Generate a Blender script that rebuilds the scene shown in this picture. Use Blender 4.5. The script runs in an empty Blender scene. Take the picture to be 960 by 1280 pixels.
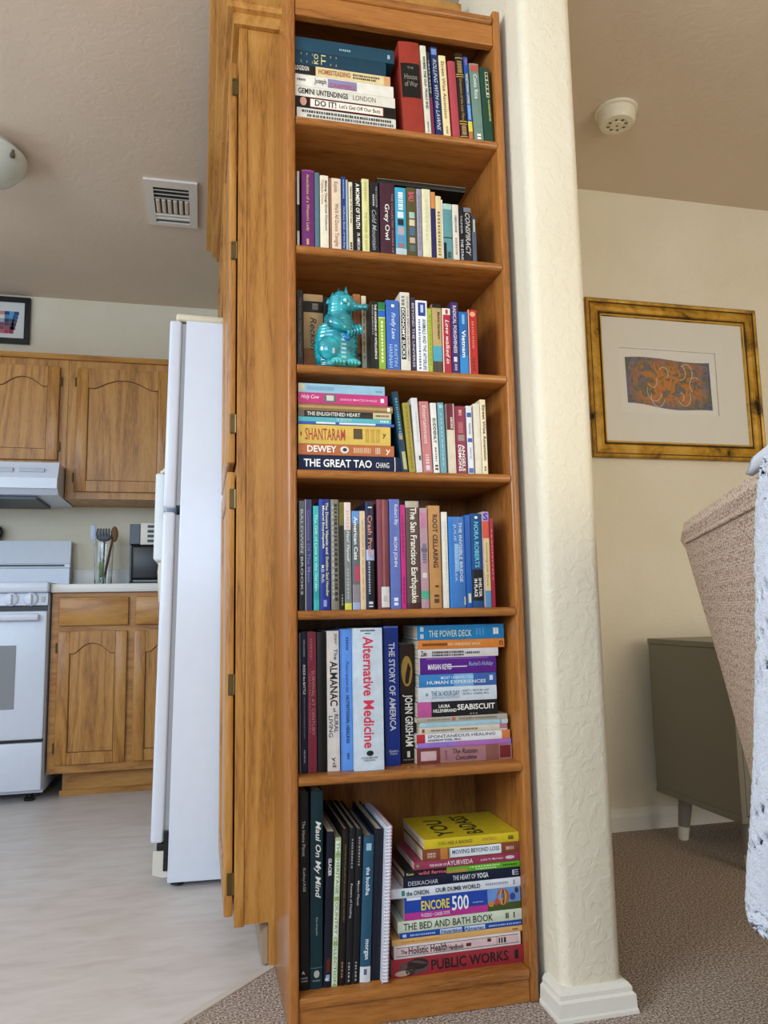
import bpy, bmesh, math, random
from mathutils import Vector, Matrix
random.seed(7)
S = bpy.context.scene
COL = S.collection
R = math.radians

# ------------------------------------------------------------------ camera
F_PX, YAW, PITCH, ROLL = 963.35, R(13.388), R(7.2326), R(-1.064)
CAM = Vector((-0.1672, -1.5352, 0.7824))
_f = Vector((math.sin(YAW)*math.cos(PITCH), math.cos(YAW)*math.cos(PITCH), math.sin(PITCH)))
_r0 = Vector((math.cos(YAW), -math.sin(YAW), 0)); _u0 = _r0.cross(_f)
_r = _r0*math.cos(ROLL) + _u0*math.sin(ROLL); _u = _u0*math.cos(ROLL) - _r0*math.sin(ROLL)
cam = bpy.data.cameras.new('camera'); cam_o = bpy.data.objects.new('camera', cam); COL.objects.link(cam_o)
cam.sensor_fit = 'VERTICAL'; cam.sensor_height = 24.0; cam.lens = F_PX/1280*24.0; cam.clip_start = 0.02
M4 = Matrix((_r, _u, -_f)).transposed().to_4x4(); M4.translation = CAM
cam_o.matrix_world = M4
S.camera = cam_o

def at(x, y, X=None, Y=None, Z=None):
    """photo pixel -> point on the given plane"""
    d = _f + _r*((x-480)/F_PX) - _u*((y-640)/F_PX)
    if X is not None: k = (X-CAM.x)/d.x
    elif Y is not None: k = (Y-CAM.y)/d.y
    else: k = (Z-CAM.z)/d.z
    return CAM + d*k
def px(P):
    d = Vector(P)-CAM; z = d.dot(_f)
    return 480+F_PX*d.dot(_r)/z, 640-F_PX*d.dot(_u)/z

# ------------------------------------------------------------------ light
S.view_settings.view_transform = 'Standard'; S.view_settings.look = 'None'
S.view_settings.gamma = 1.0; S.view_settings.use_curve_mapping = False
S.view_settings.exposure = 0.09
wd = bpy.data.worlds.new('world'); S.world = wd; wd.use_nodes = True
wd.node_tree.nodes['Background'].inputs[0].default_value = (0.62, 0.78, 1.0, 1)
wd.node_tree.nodes['Background'].inputs[1].default_value = 0.6
def area(name, loc, direction, sx, sy, power, color, spread=180):
    l = bpy.data.lights.new(name, 'AREA'); l.shape = 'RECTANGLE'; l.size = sx; l.size_y = sy
    l.energy = power; l.color = color; l.spread = R(spread)
    o = bpy.data.objects.new(name, l); COL.objects.link(o); o.location = loc
    o.rotation_euler = Vector(direction).to_track_quat('-Z', 'Y').to_euler()
    return o
# daylight through the window openings in the walls behind and beside the camera
area('daylight_rear_window', (-1.35, -3.17, 1.65), (0, 1, 0), 1.7, 1.1, 44, (0.50, 0.72, 1.0))
area('daylight_left_window', (-2.37, -1.6, 1.70), (1, 0, 0), 1.5, 1.0, 76, (0.82, 0.91, 1.0))
area('daylight_patio_door', (1.95, -3.17, 1.08), (0, 1, 0), 1.4, 1.95, 44, (1.0, 0.90, 0.74))
area('daylight_kitchen_window', (-2.37, 1.2, 1.5), (1, 0, 0), 1.2, 0.9, 12, (0.62, 0.80, 1.0))

# ------------------------------------------------------------------ materials
def lin(h):
    h = h.lstrip('#'); v = [int(h[i:i+2], 16)/255 for i in (0, 2, 4)]
    return tuple((c/12.92 if c <= .04045 else ((c+.055)/1.055)**2.4) for c in v) + (1.0,)
MATS = {}
class NT:
    def __init__(s, name, rough=0.5, spec=0.5):
        s.m = bpy.data.materials.new(name); s.m.use_nodes = True; s.t = s.m.node_tree
        s.b = s.t.nodes['Principled BSDF']; s.b.inputs['Roughness'].default_value = rough
        s.b.inputs['Specular IOR Level'].default_value = spec
    def n(s, t, **k):
        o = s.t.nodes.new('ShaderNode'+t)
        for a, v in k.items():
            if a in o.inputs: o.inputs[a].default_value = v
            else: setattr(o, a, v)
        return o
    def l(s, a, b): s.t.links.new(a, b)
    def coords(s, scale, space='Object', rot=(0, 0, 0)):
        c = s.n('TexCoord'); m = s.n('Mapping'); m.inputs['Scale'].default_value = scale
        m.inputs['Rotation'].default_value = rot
        s.l(c.outputs[space], m.inputs['Vector']); return m.outputs['Vector']
    def ramp(s, fac, stops):
        r = s.n('ValToRGB'); e = r.color_ramp.elements
        while len(e) < len(stops): e.new(0.5)
        for q, (p, c) in zip(e, stops): q.position = p; q.color = lin(c) if isinstance(c, str) else c
        s.l(fac, r.inputs['Fac']); return r.outputs['Color']
    def bump(s, h, strength, dist):
        b = s.n('Bump'); b.inputs['Strength'].default_value = strength; b.inputs['Distance'].default_value = dist
        s.l(h, b.inputs['Height']); s.l(b.outputs['Normal'], s.b.inputs['Normal'])
    def noise(s, vec, scale, detail=3, rough=.5, dist=0.0):
        o = s.n('TexNoise'); o.inputs['Scale'].default_value = scale; o.inputs['Detail'].default_value = detail
        o.inputs['Roughness'].default_value = rough; o.inputs['Distortion'].default_value = dist
        s.l(vec, o.inputs['Vector']); return o.outputs['Fac']
def plain(hexc, rough=.5, metal=0.0, name=None, spec=.5):
    key = ('p', hexc, rough, metal, spec)
    if key not in MATS:
        q = NT(name or 'paint_'+hexc.strip('#'), rough, spec); q.b.inputs['Metallic'].default_value = metal
        v = q.coords((1, 1, 1)); f = q.noise(v, 30, 2)
        c = lin(hexc); q.l(q.ramp(f, [(.3, tuple(x*.985 for x in c[:3])+(1,)), (.7, tuple(min(1, x*1.012) for x in c[:3])+(1,))]), q.b.inputs['Base Color'])
        MATS[key] = q.m
    return MATS[key]
def cover_mat(hexc, cloth=False):
    key = ('c', hexc, cloth)
    if key not in MATS:
        q = NT('cover_'+hexc.strip('#'), .75 if cloth else .38, .35)
        v = q.coords((1, 1, 1)); f = q.noise(v, 45, 4); c = lin(hexc)
        q.l(q.ramp(f, [(.25, tuple(x*.86 for x in c[:3])+(1,)), (.75, tuple(min(1, x*1.08) for x in c[:3])+(1,))]), q.b.inputs['Base Color'])
        if cloth: q.bump(q.noise(v, 1400, 1), .3, .0004)
        MATS[key] = q.m
    return MATS[key]
def wood(name, axis, dark, mid, light, ring=9.0, rough=.36, grain=1.0):
    q = NT(name, rough, .45)
    sc = {'x': (.09, 1, 1), 'y': (1, .09, 1), 'z': (1, 1, .09)}[axis]
    v = q.coords(sc)
    big = q.noise(v, ring, 3, .5, .6)
    w = q.n('Math', operation='MULTIPLY'); w.inputs[1].default_value = 11.0; q.l(big, w.inputs[0])
    fr = q.n('Math', operation='PINGPONG'); fr.inputs[1].default_value = 1.0; q.l(w.outputs[0], fr.inputs[0])
    fine = q.noise(v, 260, 2, .6)
    mix = q.n('Math', operation='MULTIPLY_ADD'); mix.inputs[1].default_value = .45*grain; q.l(fr.outputs[0], mix.inputs[0])
    m2 = q.n('Math', operation='MULTIPLY'); m2.inputs[1].default_value = .60; q.l(fine, m2.inputs[0]); q.l(m2.outputs[0], mix.inputs[2])
    q.l(q.ramp(mix.outputs[0], [(.15, dark), (.42, mid), (.8, light)]), q.b.inputs['Base Color'])
    q.bump(fine, .12, .0006)
    return q.m
OAK = {a: wood('oak_'+a, a, '#80501f', '#b47c38', '#cb9750', 9, .36, .72) for a in 'xyz'}
CASE = {a: wood('stained_wood_'+a, a, '#76461e', '#a76a31', '#bb8043', 6, .26, .42) for a in 'xyz'}
def wall_mat(name, c1, c2, sc=42, st=.30):
    q = NT(name, .62, .3); v = q.coords((1, 1, 1), 'Object')
    f = q.noise(v, 3, 2); q.l(q.ramp(f, [(.3, c1), (.7, c2)]), q.b.inputs['Base Color'])
    h = q.noise(v, sc, 5, .55, .8)
    q.l(q.ramp(h, [(.46, (0, 0, 0, 1)), (.56, (1, 1, 1, 1))]), (lambda b: (b.inputs.__getitem__('Strength').__setattr__('default_value', st), b.inputs['Distance'].__setattr__('default_value', .002), q.l(b.outputs['Normal'], q.b.inputs['Normal']), b.inputs['Height'])[-1])(q.n('Bump')))
    return q.m
WALL = wall_mat('cream_textured_wall', '#e1d7bd', '#e8dfc8')
CEIL = wall_mat('textured_ceiling', '#d8c6b0', '#dccbb6', 22, .14)
def make_carpet():
    q = NT('carpet_pile', .95, .1); v = q.coords((1, 1, 1))
    a = q.noise(v, 210, 2, .8); b = q.noise(v, 9, 3)
    q.l(q.ramp(a, [(.36, '#6d5e54'), (.5, '#ab9a8d'), (.62, '#e2d6cb')]), q.b.inputs['Base Color'])
    q.bump(a, 1.0, .006); return q.m
def make_vinyl():
    q = NT('sheet_vinyl', .42, .4); v = q.coords((1.0, 3.2, 1))
    a = q.noise(v, 6, 6, .65, .5); q.l(q.ramp(a, [(.3, '#c4bbb4'), (.5, '#d0c9c4'), (.72, '#d8d3cf')]), q.b.inputs['Base Color'])
    return q.m
CARPET, VINYL = make_carpet(), make_vinyl()
def make_weave():
    q = NT('woven_upholstery', .9, .15); c = q.n('TexCoord'); mp = q.n('Mapping'); mp.inputs['Scale'].default_value = (1, 1, 1)
    q.l(c.outputs['Object'], mp.inputs['Vector'])
    vo = q.n('TexVoronoi', feature='F1'); vo.inputs['Scale'].default_value = 230; vo.inputs['Randomness'].default_value = .75
    q.l(mp.outputs['Vector'], vo.inputs['Vector'])
    q.l(q.ramp(vo.outputs['Distance'], [(.1, '#e2d0be'), (.45, '#cab29d'), (.8, '#937b68')]), q.b.inputs['Base Color'])
    b = q.n('Bump', invert=True); b.inputs['Strength'].default_value = .8; b.inputs['Distance'].default_value = .003
    q.l(vo.outputs['Distance'], b.inputs['Height']); q.l(b.outputs['Normal'], q.b.inputs['Normal']); return q.m
def make_yarn():
    q = NT('fluffy_yarn', .95, .1); v = q.coords((1, 1, 1)); a = q.noise(v, 420, 3, .7)
    q.l(q.ramp(a, [(.3, '#cfd8ee'), (.6, '#f0f4fc')]), q.b.inputs['Base Color']); q.bump(a, 1, .005)
    q.b.inputs['Sheen Weight'].default_value = .4; return q.m
def make_gilt():
    q = NT('gilt_wood', .34, .5); q.b.inputs['Metallic'].default_value = .35; v = q.coords((1, 1, 1))
    a = q.noise(v, 9, 4, .65, .4)
    q.l(q.ramp(a, [(.34, '#2a1c08'), (.43, '#a5781f'), (.55, '#cf9c35'), (.75, '#e6bd5c')]), q.b.inputs['Base Color']); q.bump(q.noise(v, 60, 3), .2, .001)
    return q.m
def make_art(stops, scale):
    q = NT('abstract_painting', .5, .3); v = q.coords((1, 1, 1)); a = q.noise(v, scale, 5, .65, 1.2)
    edge = q.ramp(q.noise(v, 14, 4, .6, .8), [(.35, '#2f3c62'), (.45, '#6f6684'), (.52, '#4c5a3a'), (.6, '#7d7488'), (.7, '#3a4f88')])
    sx = q.n('SeparateXYZ'); q.l(v, sx.inputs[0])
    def away(sock, c, r_):
        s = q.n('Math', operation='SUBTRACT'); s.inputs[1].default_value = c; q.l(sock, s.inputs[0])
        d = q.n('Math', operation='DIVIDE'); d.inputs[1].default_value = r_; q.l(s.outputs[0], d.inputs[0])
        m = q.n('Math', operation='POWER'); m.inputs[1].default_value = 4; ab = q.n('Math', operation='ABSOLUTE'); q.l(d.outputs[0], ab.inputs[0]); q.l(ab.outputs[0], m.inputs[0]); return m.outputs[0]
    add = q.n('Math', operation='ADD'); q.l(away(sx.outputs['X'], .345, .165), add.inputs[0]); q.l(away(sx.outputs['Z'], .30, .095), add.inputs[1])
    ad2 = q.n('Math', operation='MULTIPLY', use_clamp=True); q.l(add.outputs[0], ad2.inputs[0]); ad2.inputs[1].default_value = .75
    mx = q.n('MixRGB'); q.l(ad2.outputs[0], mx.inputs[0]); q.l(q.ramp(a, stops), mx.inputs[1]); q.l(edge, mx.inputs[2])
    q.l(mx.outputs[0], q.b.inputs['Base Color']); q.bump(q.noise(v, 60, 3), .5, .002); return q.m
def make_glazing():
    m = bpy.data.materials.new('picture_glazing'); m.use_nodes = True; t = m.node_tree; t.nodes.clear()
    o = t.nodes.new('ShaderNodeOutputMaterial'); x = t.nodes.new('ShaderNodeMixShader'); a = t.nodes.new('ShaderNodeBsdfTransparent'); g = t.nodes.new('ShaderNodeBsdfGlossy')
    g.inputs['Roughness'].default_value = .05; x.inputs[0].default_value = .04
    t.links.new(a.outputs[0], x.inputs[1]); t.links.new(g.outputs[0], x.inputs[2]); t.links.new(x.outputs[0], o.inputs[0]); return m
def make_glaze():
    q = NT('teal_glaze', .12, .6); v = q.coords((1, 1, 1)); a = q.noise(v, 40, 3)
    q.l(q.ramp(a, [(.3, '#0b5b66'), (.5, '#178d98'), (.72, '#35b4bb')]), q.b.inputs['Base Color'])
    q.b.inputs['Coat Weight'].default_value = .6; return q.m
def make_glass():
    q = NT('clear_glass', .03); q.b.inputs['Transmission Weight'].default_value = 1; q.b.inputs['IOR'].default_value = 1.45
    q.b.inputs['Base Color'].default_value = (.96, .98, .97, 1); return q.m
def make_pages():
    q = NT('page_edges', .9, .1); v = q.coords((900, 3, 3)); a = q.noise(v, 1, 1)
    q.l(q.ramp(a, [(.3, '#b9ab8e'), (.7, '#e2d7bf')]), q.b.inputs['Base Color']); return q.m
WEAVE, YARN, GILT, GLAZE, GLASS, PAGES = make_weave(), make_yarn(), make_gilt(), make_glaze(), make_glass(), make_pages()
WHITE = plain('#dbe2ee', .28, name='daylight_tinted_enamel'); WHITE2 = plain('#d2d9e4', .4); TRIM = plain('#e6e2d6', .4, name='white_trim')  # appliance white carries the blue of the window light in its colour
BRASS = plain('#6f5c38', .4, .8, 'antique_brass'); BLACK = plain('#121212', .35); GREY_T = plain('#807d70', .45, name='grey_lacquer')

# ------------------------------------------------------------------ mesh helpers
def new_bm(): return bmesh.new()
def box(bm, x0, x1, y0, y1, z0, z1, bev=0.0, seg=2):
    vs = [bm.verts.new((x, y, z)) for x in (x0, x1) for y in (y0, y1) for z in (z0, z1)]
    fs = []
    for q in ((0, 1, 3, 2), (4, 6, 7, 5), (0, 4, 5, 1), (2, 3, 7, 6), (0, 2, 6, 4), (1, 5, 7, 3)):
        fs.append(bm.faces.new([vs[i] for i in q]))
    if bev:
        es = list({e for f in fs for e in f.edges})
        bmesh.ops.bevel(bm, geom=es, offset=bev, segments=seg, affect='EDGES', profile=.5)
    return vs
def prism(bm, pts, axis, a, b, bev=0.0, seg=2):
    """extrude polygon pts (2-tuples in the other two axes, cyclic order) from a to b along axis"""
    def P(p, t):
        return {'x': (t, p[0], p[1]), 'y': (p[0], t, p[1]), 'z': (p[0], p[1], t)}[axis]
    A = [bm.verts.new(P(p, a)) for p in pts]; B = [bm.verts.new(P(p, b)) for p in pts]; n = len(pts)
    fs = [bm.faces.new(A), bm.faces.new(B[::-1])]
    for i in range(n): fs.append(bm.faces.new((A[i], B[i], B[(i+1) % n], A[(i+1) % n])))
    if bev:
        es = list({e for f in fs for e in f.edges})
        bmesh.ops.bevel(bm, geom=es, offset=bev, segments=seg, affect='EDGES', profile=.5)
def lathe(bm, prof, c=(0, 0, 0), n=24, axis='z'):
    rings = []
    for r_, h in prof:
        ring = []
        for i in range(n):
            a = 2*math.pi*i/n; u, v = r_*math.cos(a), r_*math.sin(a)
            p = {'z': (u, v, h), 'y': (u, h, v), 'x': (h, u, v)}[axis]
            ring.append(bm.verts.new((p[0]+c[0], p[1]+c[1], p[2]+c[2])))
        rings.append(ring)
    for a, b in zip(rings, rings[1:]):
        for i in range(n): bm.faces.new((a[i], a[(i+1) % n], b[(i+1) % n], b[i]))
    for ring in (rings[0], rings[-1]):
        try: bm.faces.new(ring)
        except Exception: pass
def tube(bm, pts, rad, n=10, squash=1.0, cap=True, up=(0, 1, 0)):
    """sweep circle (radius list or scalar) along points"""
    pts = [Vector(p) for p in pts]; rings = []
    rr = rad if isinstance(rad, (list, tuple)) else [rad]*len(pts)
    for i, p in enumerate(pts):
        t = (pts[min(i+1, len(pts)-1)]-pts[max(i-1, 0)]).normalized()
        s = t.cross(Vector(up)); s = s.normalized() if s.length > 1e-4 else t.cross(Vector((1, 0, .1))).normalized()
        w = s.cross(t).normalized()
        ring = [bm.verts.new(p + s*(rr[i]*math.cos(2*math.pi*k/n)) + w*(rr[i]*squash*math.sin(2*math.pi*k/n))) for k in range(n)]
        rings.append(ring)
    for a, b in zip(rings, rings[1:]):
        for i in range(n): bm.faces.new((a[i], a[(i+1) % n], b[(i+1) % n], b[i]))
    if cap:
        bm.faces.new(rings[0]); bm.faces.new(rings[-1][::-1])
def ell(bm, c, r_, n=16, m=10):
    res = bmesh.ops.create_uvsphere(bm, u_segments=n, v_segments=m, radius=1)
    for v in res['verts']: v.co = Vector((c[0]+v.co.x*r_[0], c[1]+v.co.y*r_[1], c[2]+v.co.z*r_[2]))
def obj(name, bm, mat, parent=None, smooth=False, auto=True):
    bmesh.ops.recalc_face_normals(bm, faces=bm.faces)
    me = bpy.data.meshes.new(name); bm.to_mesh(me); bm.free()
    for m in (mat if isinstance(mat, (list, tuple)) else [mat]): me.materials.append(m)
    if smooth:
        for p in me.polygons: p.use_smooth = True
        if auto: me.set_sharp_from_angle(angle=R(40))
    o = bpy.data.objects.new(name, me); COL.objects.link(o)
    if parent: o.parent = parent
    return o
def bobj(name, mat, parent, *boxes, bev=0.0, smooth=False):
    bm = new_bm()
    for b in boxes: box(bm, *b, bev=bev)
    return obj(name, bm, mat, parent, smooth)
def thing(name, label, cat, loc=(0, 0, 0), rot=(0, 0, 0), group=None):
    o = bpy.data.objects.new(name, None); COL.objects.link(o); o.location = loc; o.rotation_euler = rot
    o.empty_display_size = .05
    o['label'] = label; o['category'] = cat
    if group: o['group'] = group
    return o
def tag(o, label, cat, group=None):
    o['label'] = label; o['category'] = cat
    if group: o['group'] = group
    return o
def struct(o, label=None, cat=None):
    o['kind'] = 'structure'
    if label: o['label'] = label; o['category'] = cat
    return o

# ------------------------------------------------------------------ room shell
ZK, ZR = 2.487, 2.39          # ceiling over kitchen side / over the side room
YK, YR = 2.75, 1.02           # kitchen back wall, side-room back wall
XL, XR, YB = -2.4, 3.0, -3.2
XW0, XW1, YW = 0.517, 0.647, -0.07   # partition
T = .12
# floors: carpet with a diagonal seam against sheet vinyl
bm = new_bm(); prism(bm, [(XL, YB), (XR, YB), (XR, YR+T), (XW0, YR+T), (XW0, .31), (0.004, .31), (-0.50, -.195), (-1.2, -.9), (XL, -.9)], 'z', -.06, 0)
struct(obj('floor', bm, CARPET), 'taupe cut pile carpet in the living area', 'carpet')
bm = new_bm(); prism(bm, [(XL, -.9), (-1.2, -.9), (-0.50, -.195), (0.004, .31), (XW0, .31), (XW0, YK), (XL, YK)], 'z', -.06, -.004)
struct(obj('floor_kitchen', bm, VINYL), 'pale streaked sheet vinyl on the kitchen floor', 'floor')
bm = new_bm(); d = Vector((1, 1, 0)).normalized(); n = Vector((-1, 1, 0)).normalized()
a0, a1 = Vector((-.5, -.195, 0)), Vector((-.002, .303, 0))
prism(bm, [tuple((a0-n*.006)[:2]), tuple((a1-n*.006)[:2]), tuple((a1+n*.012)[:2]), tuple((a0+n*.012)[:2])], 'z', -.004, .003, .001, 1)
struct(obj('trim_4', bm, plain('#c9c2b6', .5)), 'pale strip along the carpet seam', 'trim')
struct(bobj('ceiling', CEIL, None, (XL-T, XW1, YB-T, YK+T, ZK, ZK+.1)), 'textured taupe ceiling over the kitchen', 'ceiling')
struct(bobj('ceiling_side', CEIL, None, (XW1, XR+T, YB-T, YR+T, ZR, ZR+.2)), 'textured ceiling over the side room', 'ceiling')
struct(bobj('wall_kitchen', WALL, None, (XL-T, XW0, YK, YK+T, 0, ZK)), 'cream textured kitchen wall above the cabinets', 'wall')
struct(bobj('wall_side', WALL, None, (XW1, XR+T, YR, YR+T, 0, ZR)), 'cream wall behind the gilt picture frame', 'wall')
bm = new_bm(); box(bm, XW0, XW1, YW, YK+T, -.02, ZK, bev=.022, seg=5)
struct(obj('wall_partition', bm, WALL, smooth=True), 'cream bullnose end of partition wall beside the bookcase', 'wall')
# walls behind / beside the camera, with window openings
def ring4(x0, x1, y0, y1, z0, z1, w, ax):
    if ax == 'x': return [(x0, x1, y0, y0+w, z0, z1), (x0, x1, y1-w, y1, z0, z1), (x0, x1, y0+w, y1-w, z0, z0+w), (x0, x1, y0+w, y1-w, z1-w, z1)]
    return [(x0, x0+w, y0, y1, z0, z1), (x1-w, x1, y0, y1, z0, z1), (x0+w, x1-w, y0, y1, z0, z0+w), (x0+w, x1-w, y0, y1, z1-w, z1)]
WALL2 = wall_mat('darkened_unseen_wall', '#b3a78e', '#baae96')  # unseen walls, colour darkened to cut the light they bounce
struct(bobj('wall_left', WALL2, None, (XL-T, XL, YB, -2.35, 0, ZK), (XL-T, XL, -.85, .6, 0, ZK), (XL-T, XL, 1.8, YK, 0, ZK), (XL-T, XL, -2.35, -.85, 0, 1.2), (XL-T, XL, -2.35, -.85, 2.2, ZK), (XL-T, XL, .6, 1.8, 0, 1.05), (XL-T, XL, .6, 1.8, 1.95, ZK)), 'tan wall with two window openings at the left', 'wall')
struct(bobj('wall_right', WALL2, None, (XR, XR+T, YB, YR, 0, ZR+.05)), 'tan wall at the right of the side room', 'wall')
struct(bobj('wall_back', WALL2, None, (XL-T, -2.2, YB-T, YB, 0, ZK), (-.5, 1.25, YB-T, YB, 0, ZK), (2.65, XR+T, YB-T, YB, 0, ZK), (-2.2, -.5, YB-T, YB, 2.2, ZK), (-2.2, -.5, YB-T, YB, 0, 1.1), (1.25, 2.65, YB-T, YB, 2.06, ZK), (1.25, 2.65, YB-T, YB, 0, .1)), 'tan wall with window and patio door openings behind', 'wall')
for k, bs in enumerate([ring4(XL-.09, XL-.05, .6, 1.8, 1.05, 1.95, .04, 'x'), ring4(XL-.09, XL-.05, -2.35, -.85, 1.2, 2.2, .04, 'x'), ring4(-2.2, -.5, YB-.09, YB-.05, 1.1, 2.2, .05, 'y')]):
    struct(bobj('window_%d' % (k+1), TRIM, None, *bs), 'white window frame in the '+('kitchen', 'left', 'rear')[k]+' wall opening', 'window')
struct(bobj('door_1', TRIM, None, *ring4(1.25, 2.65, YB-.09, YB-.05, .1, 2.06, .06, 'y')), 'white patio door frame in the rear wall', 'door')
# baseboards
def base_prof(h): return [(0, 0), (-.014, 0), (-.014, h*.62), (-.009, h*.78), (-.007, h*.95), (0, h)]
bm = new_bm(); prism(bm, [(YR+a, b) for a, b in base_prof(.075)], 'x', XW1+.02, XR)
struct(obj('baseboard_side', bm, TRIM), 'white baseboard along the side room wall', 'baseboard')
bm = new_bm()
def ringbase(bm, x0, x1, y0, y1, prof):
    rings = []
    for o_, h in prof:
        rings.append([bm.verts.new(p) for p in ((x0-o_, y1, h), (x0-o_, y0-o_, h), (x1+o_, y0-o_, h), (x1+o_, y1, h))])
    for a, b in zip(rings, rings[1:]):
        for i in range(3): bm.faces.new((a[i], a[i+1], b[i+1], b[i]))
    bm.faces.new(rings[-1]); bm.faces.new(rings[0])
ringbase(bm, XW0-.001, XW1+.001, YW-.001, .0, [(.018, 0), (.018, .006), (.016, .010), (.015, .034), (.010, .038), (.010, .046), (.004, .054), (-.004, .056)])
struct(obj('baseboard_partition', bm, TRIM), 'white moulded baseboard around the partition end', 'baseboard')

# ------------------------------------------------------------------ bookcase
W, TH, D = .50, .019, .30
SHELF = [1.8426, 1.5496, 1.2900, 1.0690, .7836, .4645, .0660]
bc = thing('bookcase', 'tall narrow stained wood bookcase with seven shelves of books', 'bookcase')
for s in (0, 1):
    bm = new_bm(); x0 = 0 if s == 0 else W-TH
    box(bm, x0, x0+TH, 0, D, 0, 2.172, bev=.005, seg=3)
    obj('side_panel', bm, CASE['z'], bc, True)
for i, z in enumerate(SHELF):
    bm = new_bm(); t = .0185
    if i < 6:
        pr = [(.001, z-t*.5)] + [(.006-.006*math.sin(a), z-t*.5+t*.5*-math.cos(a)) for a in ()]
        pts = [(D-.008, z-t), (.007, z-t)]
        for k in range(7):
            a = math.pi*k/6; pts.append((.007-.008*math.sin(a), z-t/2-t/2*math.cos(a)))
        pts += [(.007, z), (D-.008, z)]
        clean = [pts[0]]
        for p in pts[1:]:
            if (Vector(p)-Vector(clean[-1])).length > 1e-5: clean.append(p)
        prism(bm, clean, 'x', TH+.0005, W-TH-.0005)
    else:
        box(bm, TH+.0005, W-TH-.0005, -.001, D-.008, z-.02, z, bev=.004, seg=2)
    obj('shelf', bm, CASE['x'], bc, True)
bobj('back_panel', CASE['z'], bc, (TH, W-TH, D-.007, D-.001, .03, 2.14))
bobj('top_rail', CASE['x'], bc, (TH+.0005, W-TH-.0005, .002, .022, 2.082, 2.134), bev=.002)
bm = new_bm(); box(bm, TH+.0005, W-TH-.0005, -.004, D-.008, 2.135, 2.155, bev=.007, seg=3); obj('top_panel', bm, CASE['x'], bc, True)
bobj('kick_board', CASE['x'], bc, (TH+.0005, W-TH-.0005, .006, .022, .001, .0455), bev=.001)

# ------------------------------------------------------------------ pantry beside / behind the bookcase
PY0, PY1, PX = .304, .862, -.088
pt = thing('pantry_cabinet', 'tall oak pantry cabinet seen edge-on behind the bookcase', 'cabinet', (0, 0, 0))
bm = new_bm(); prism(bm, [(-.066, .094), (-.012, .094), (-.012, 0), (.50, 0), (.50, 2.30), (-.066, 2.30)], 'y', PY0, PY1); obj('cabinet_body', bm, OAK['z'], pt)
bm = new_bm()
for b in ((PX, -.0665, PY0-.0015, PY0+.045, .090, 2.30), (PX, -.0665, PY1-.045, PY1, .090, 2.30), (PX, -.0665, PY0+.045, PY1-.045, 2.20, 2.30), (PX, -.0665, PY0+.045, PY1-.045, 1.10, 1.155), (PX, -.0665, PY0+.045, PY1-.045, .090, .13)): box(bm, *b, bev=.0012, seg=1)
obj('face_frame', bm, OAK['z'], pt)
def pantry_door(z0, z1, hinges):
    bm = new_bm(); x0, x1 = PX-.0225, PX-.0035; y0, y1 = PY0+.012, PY1-.012; w = .058
    pr = [(x1, 0), (x1-.013, 0), (x0, .008)]
    for b in ((y0, y0+w, z0, z1), (y1-w, y1, z0, z1), (y0+w, y1-w, z0, z0+w), (y0+w, y1-w, z1-w, z1)): box(bm, x0, x1, *b, bev=.004, seg=2)
    dr = obj('door', bm, OAK['z'], pt, True)
    bobj('door_panel', OAK['z'], dr, (x0+.006, x1-.002, y0+w-.004, y1-w+.004, z0+w-.004, z1-w+.004))
    for hz in hinges:
        bm = new_bm(); box(bm, x0+.006, x1+.0045, y0-.0035, y0-.0002, hz-.024, hz+.024, bev=.001, seg=1)
        tube(bm, [(x1+.001, y0-.004, hz-.022), (x1+.001, y0-.004, hz+.022)], .0032, 8)
        for e in (-.019, .019): lathe(bm, [(.003, y0-.0055), (.003, y0-.003)], (x0+.010, 0, hz+e), 8, 'y')
        obj('hinge', bm, BRASS, dr)
pantry_door(1.138, 2.182, (1.234, 1.674, 2.114)); pantry_door(.108, 1.117, (.179, .617, 1.051))
CROWN = [(0, 2.272), (.013, 2.272), (.016, 2.300), (.029, 2.304), (.032, 2.317), (.050, 2.330), (.053, 2.345), (.071, 2.352), (.074, 2.38), (0, 2.38)]
def crown(parent, paths):
    bm = new_bm(); rings = [[bm.verts.new(q(o_)+(h,)) for q in paths] for o_, h in CROWN]; n = len(paths)
    for a, b in zip(rings, rings[1:]+rings[:1]):
        for i in range(n-1): bm.faces.new((a[i], a[i+1], b[i+1], b[i]))
    bm.faces.new([r[0] for r in rings]); bm.faces.new([r[-1] for r in rings][::-1])
    return obj('crown_moulding', bm, OAK['y'], parent)
crown(pt, [lambda o: (.49, PY0-.002-o), lambda o: (PX-.001-o, PY0-.002-o), lambda o: (PX-.001-o, PY1)])
bobj('top_board', OAK['x'], pt, (-.085, .49, PY0, PY1, 2.301, 2.379))
bm = new_bm(); prism(bm, [(-.013, .001), (-.026, .001), (-.026, .06), (-.021, .075), (-.013, .082)], 'y', .318, PY1); obj('toe_kick_strip', bm, plain('#a08a70', .55), pt, True)

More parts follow.
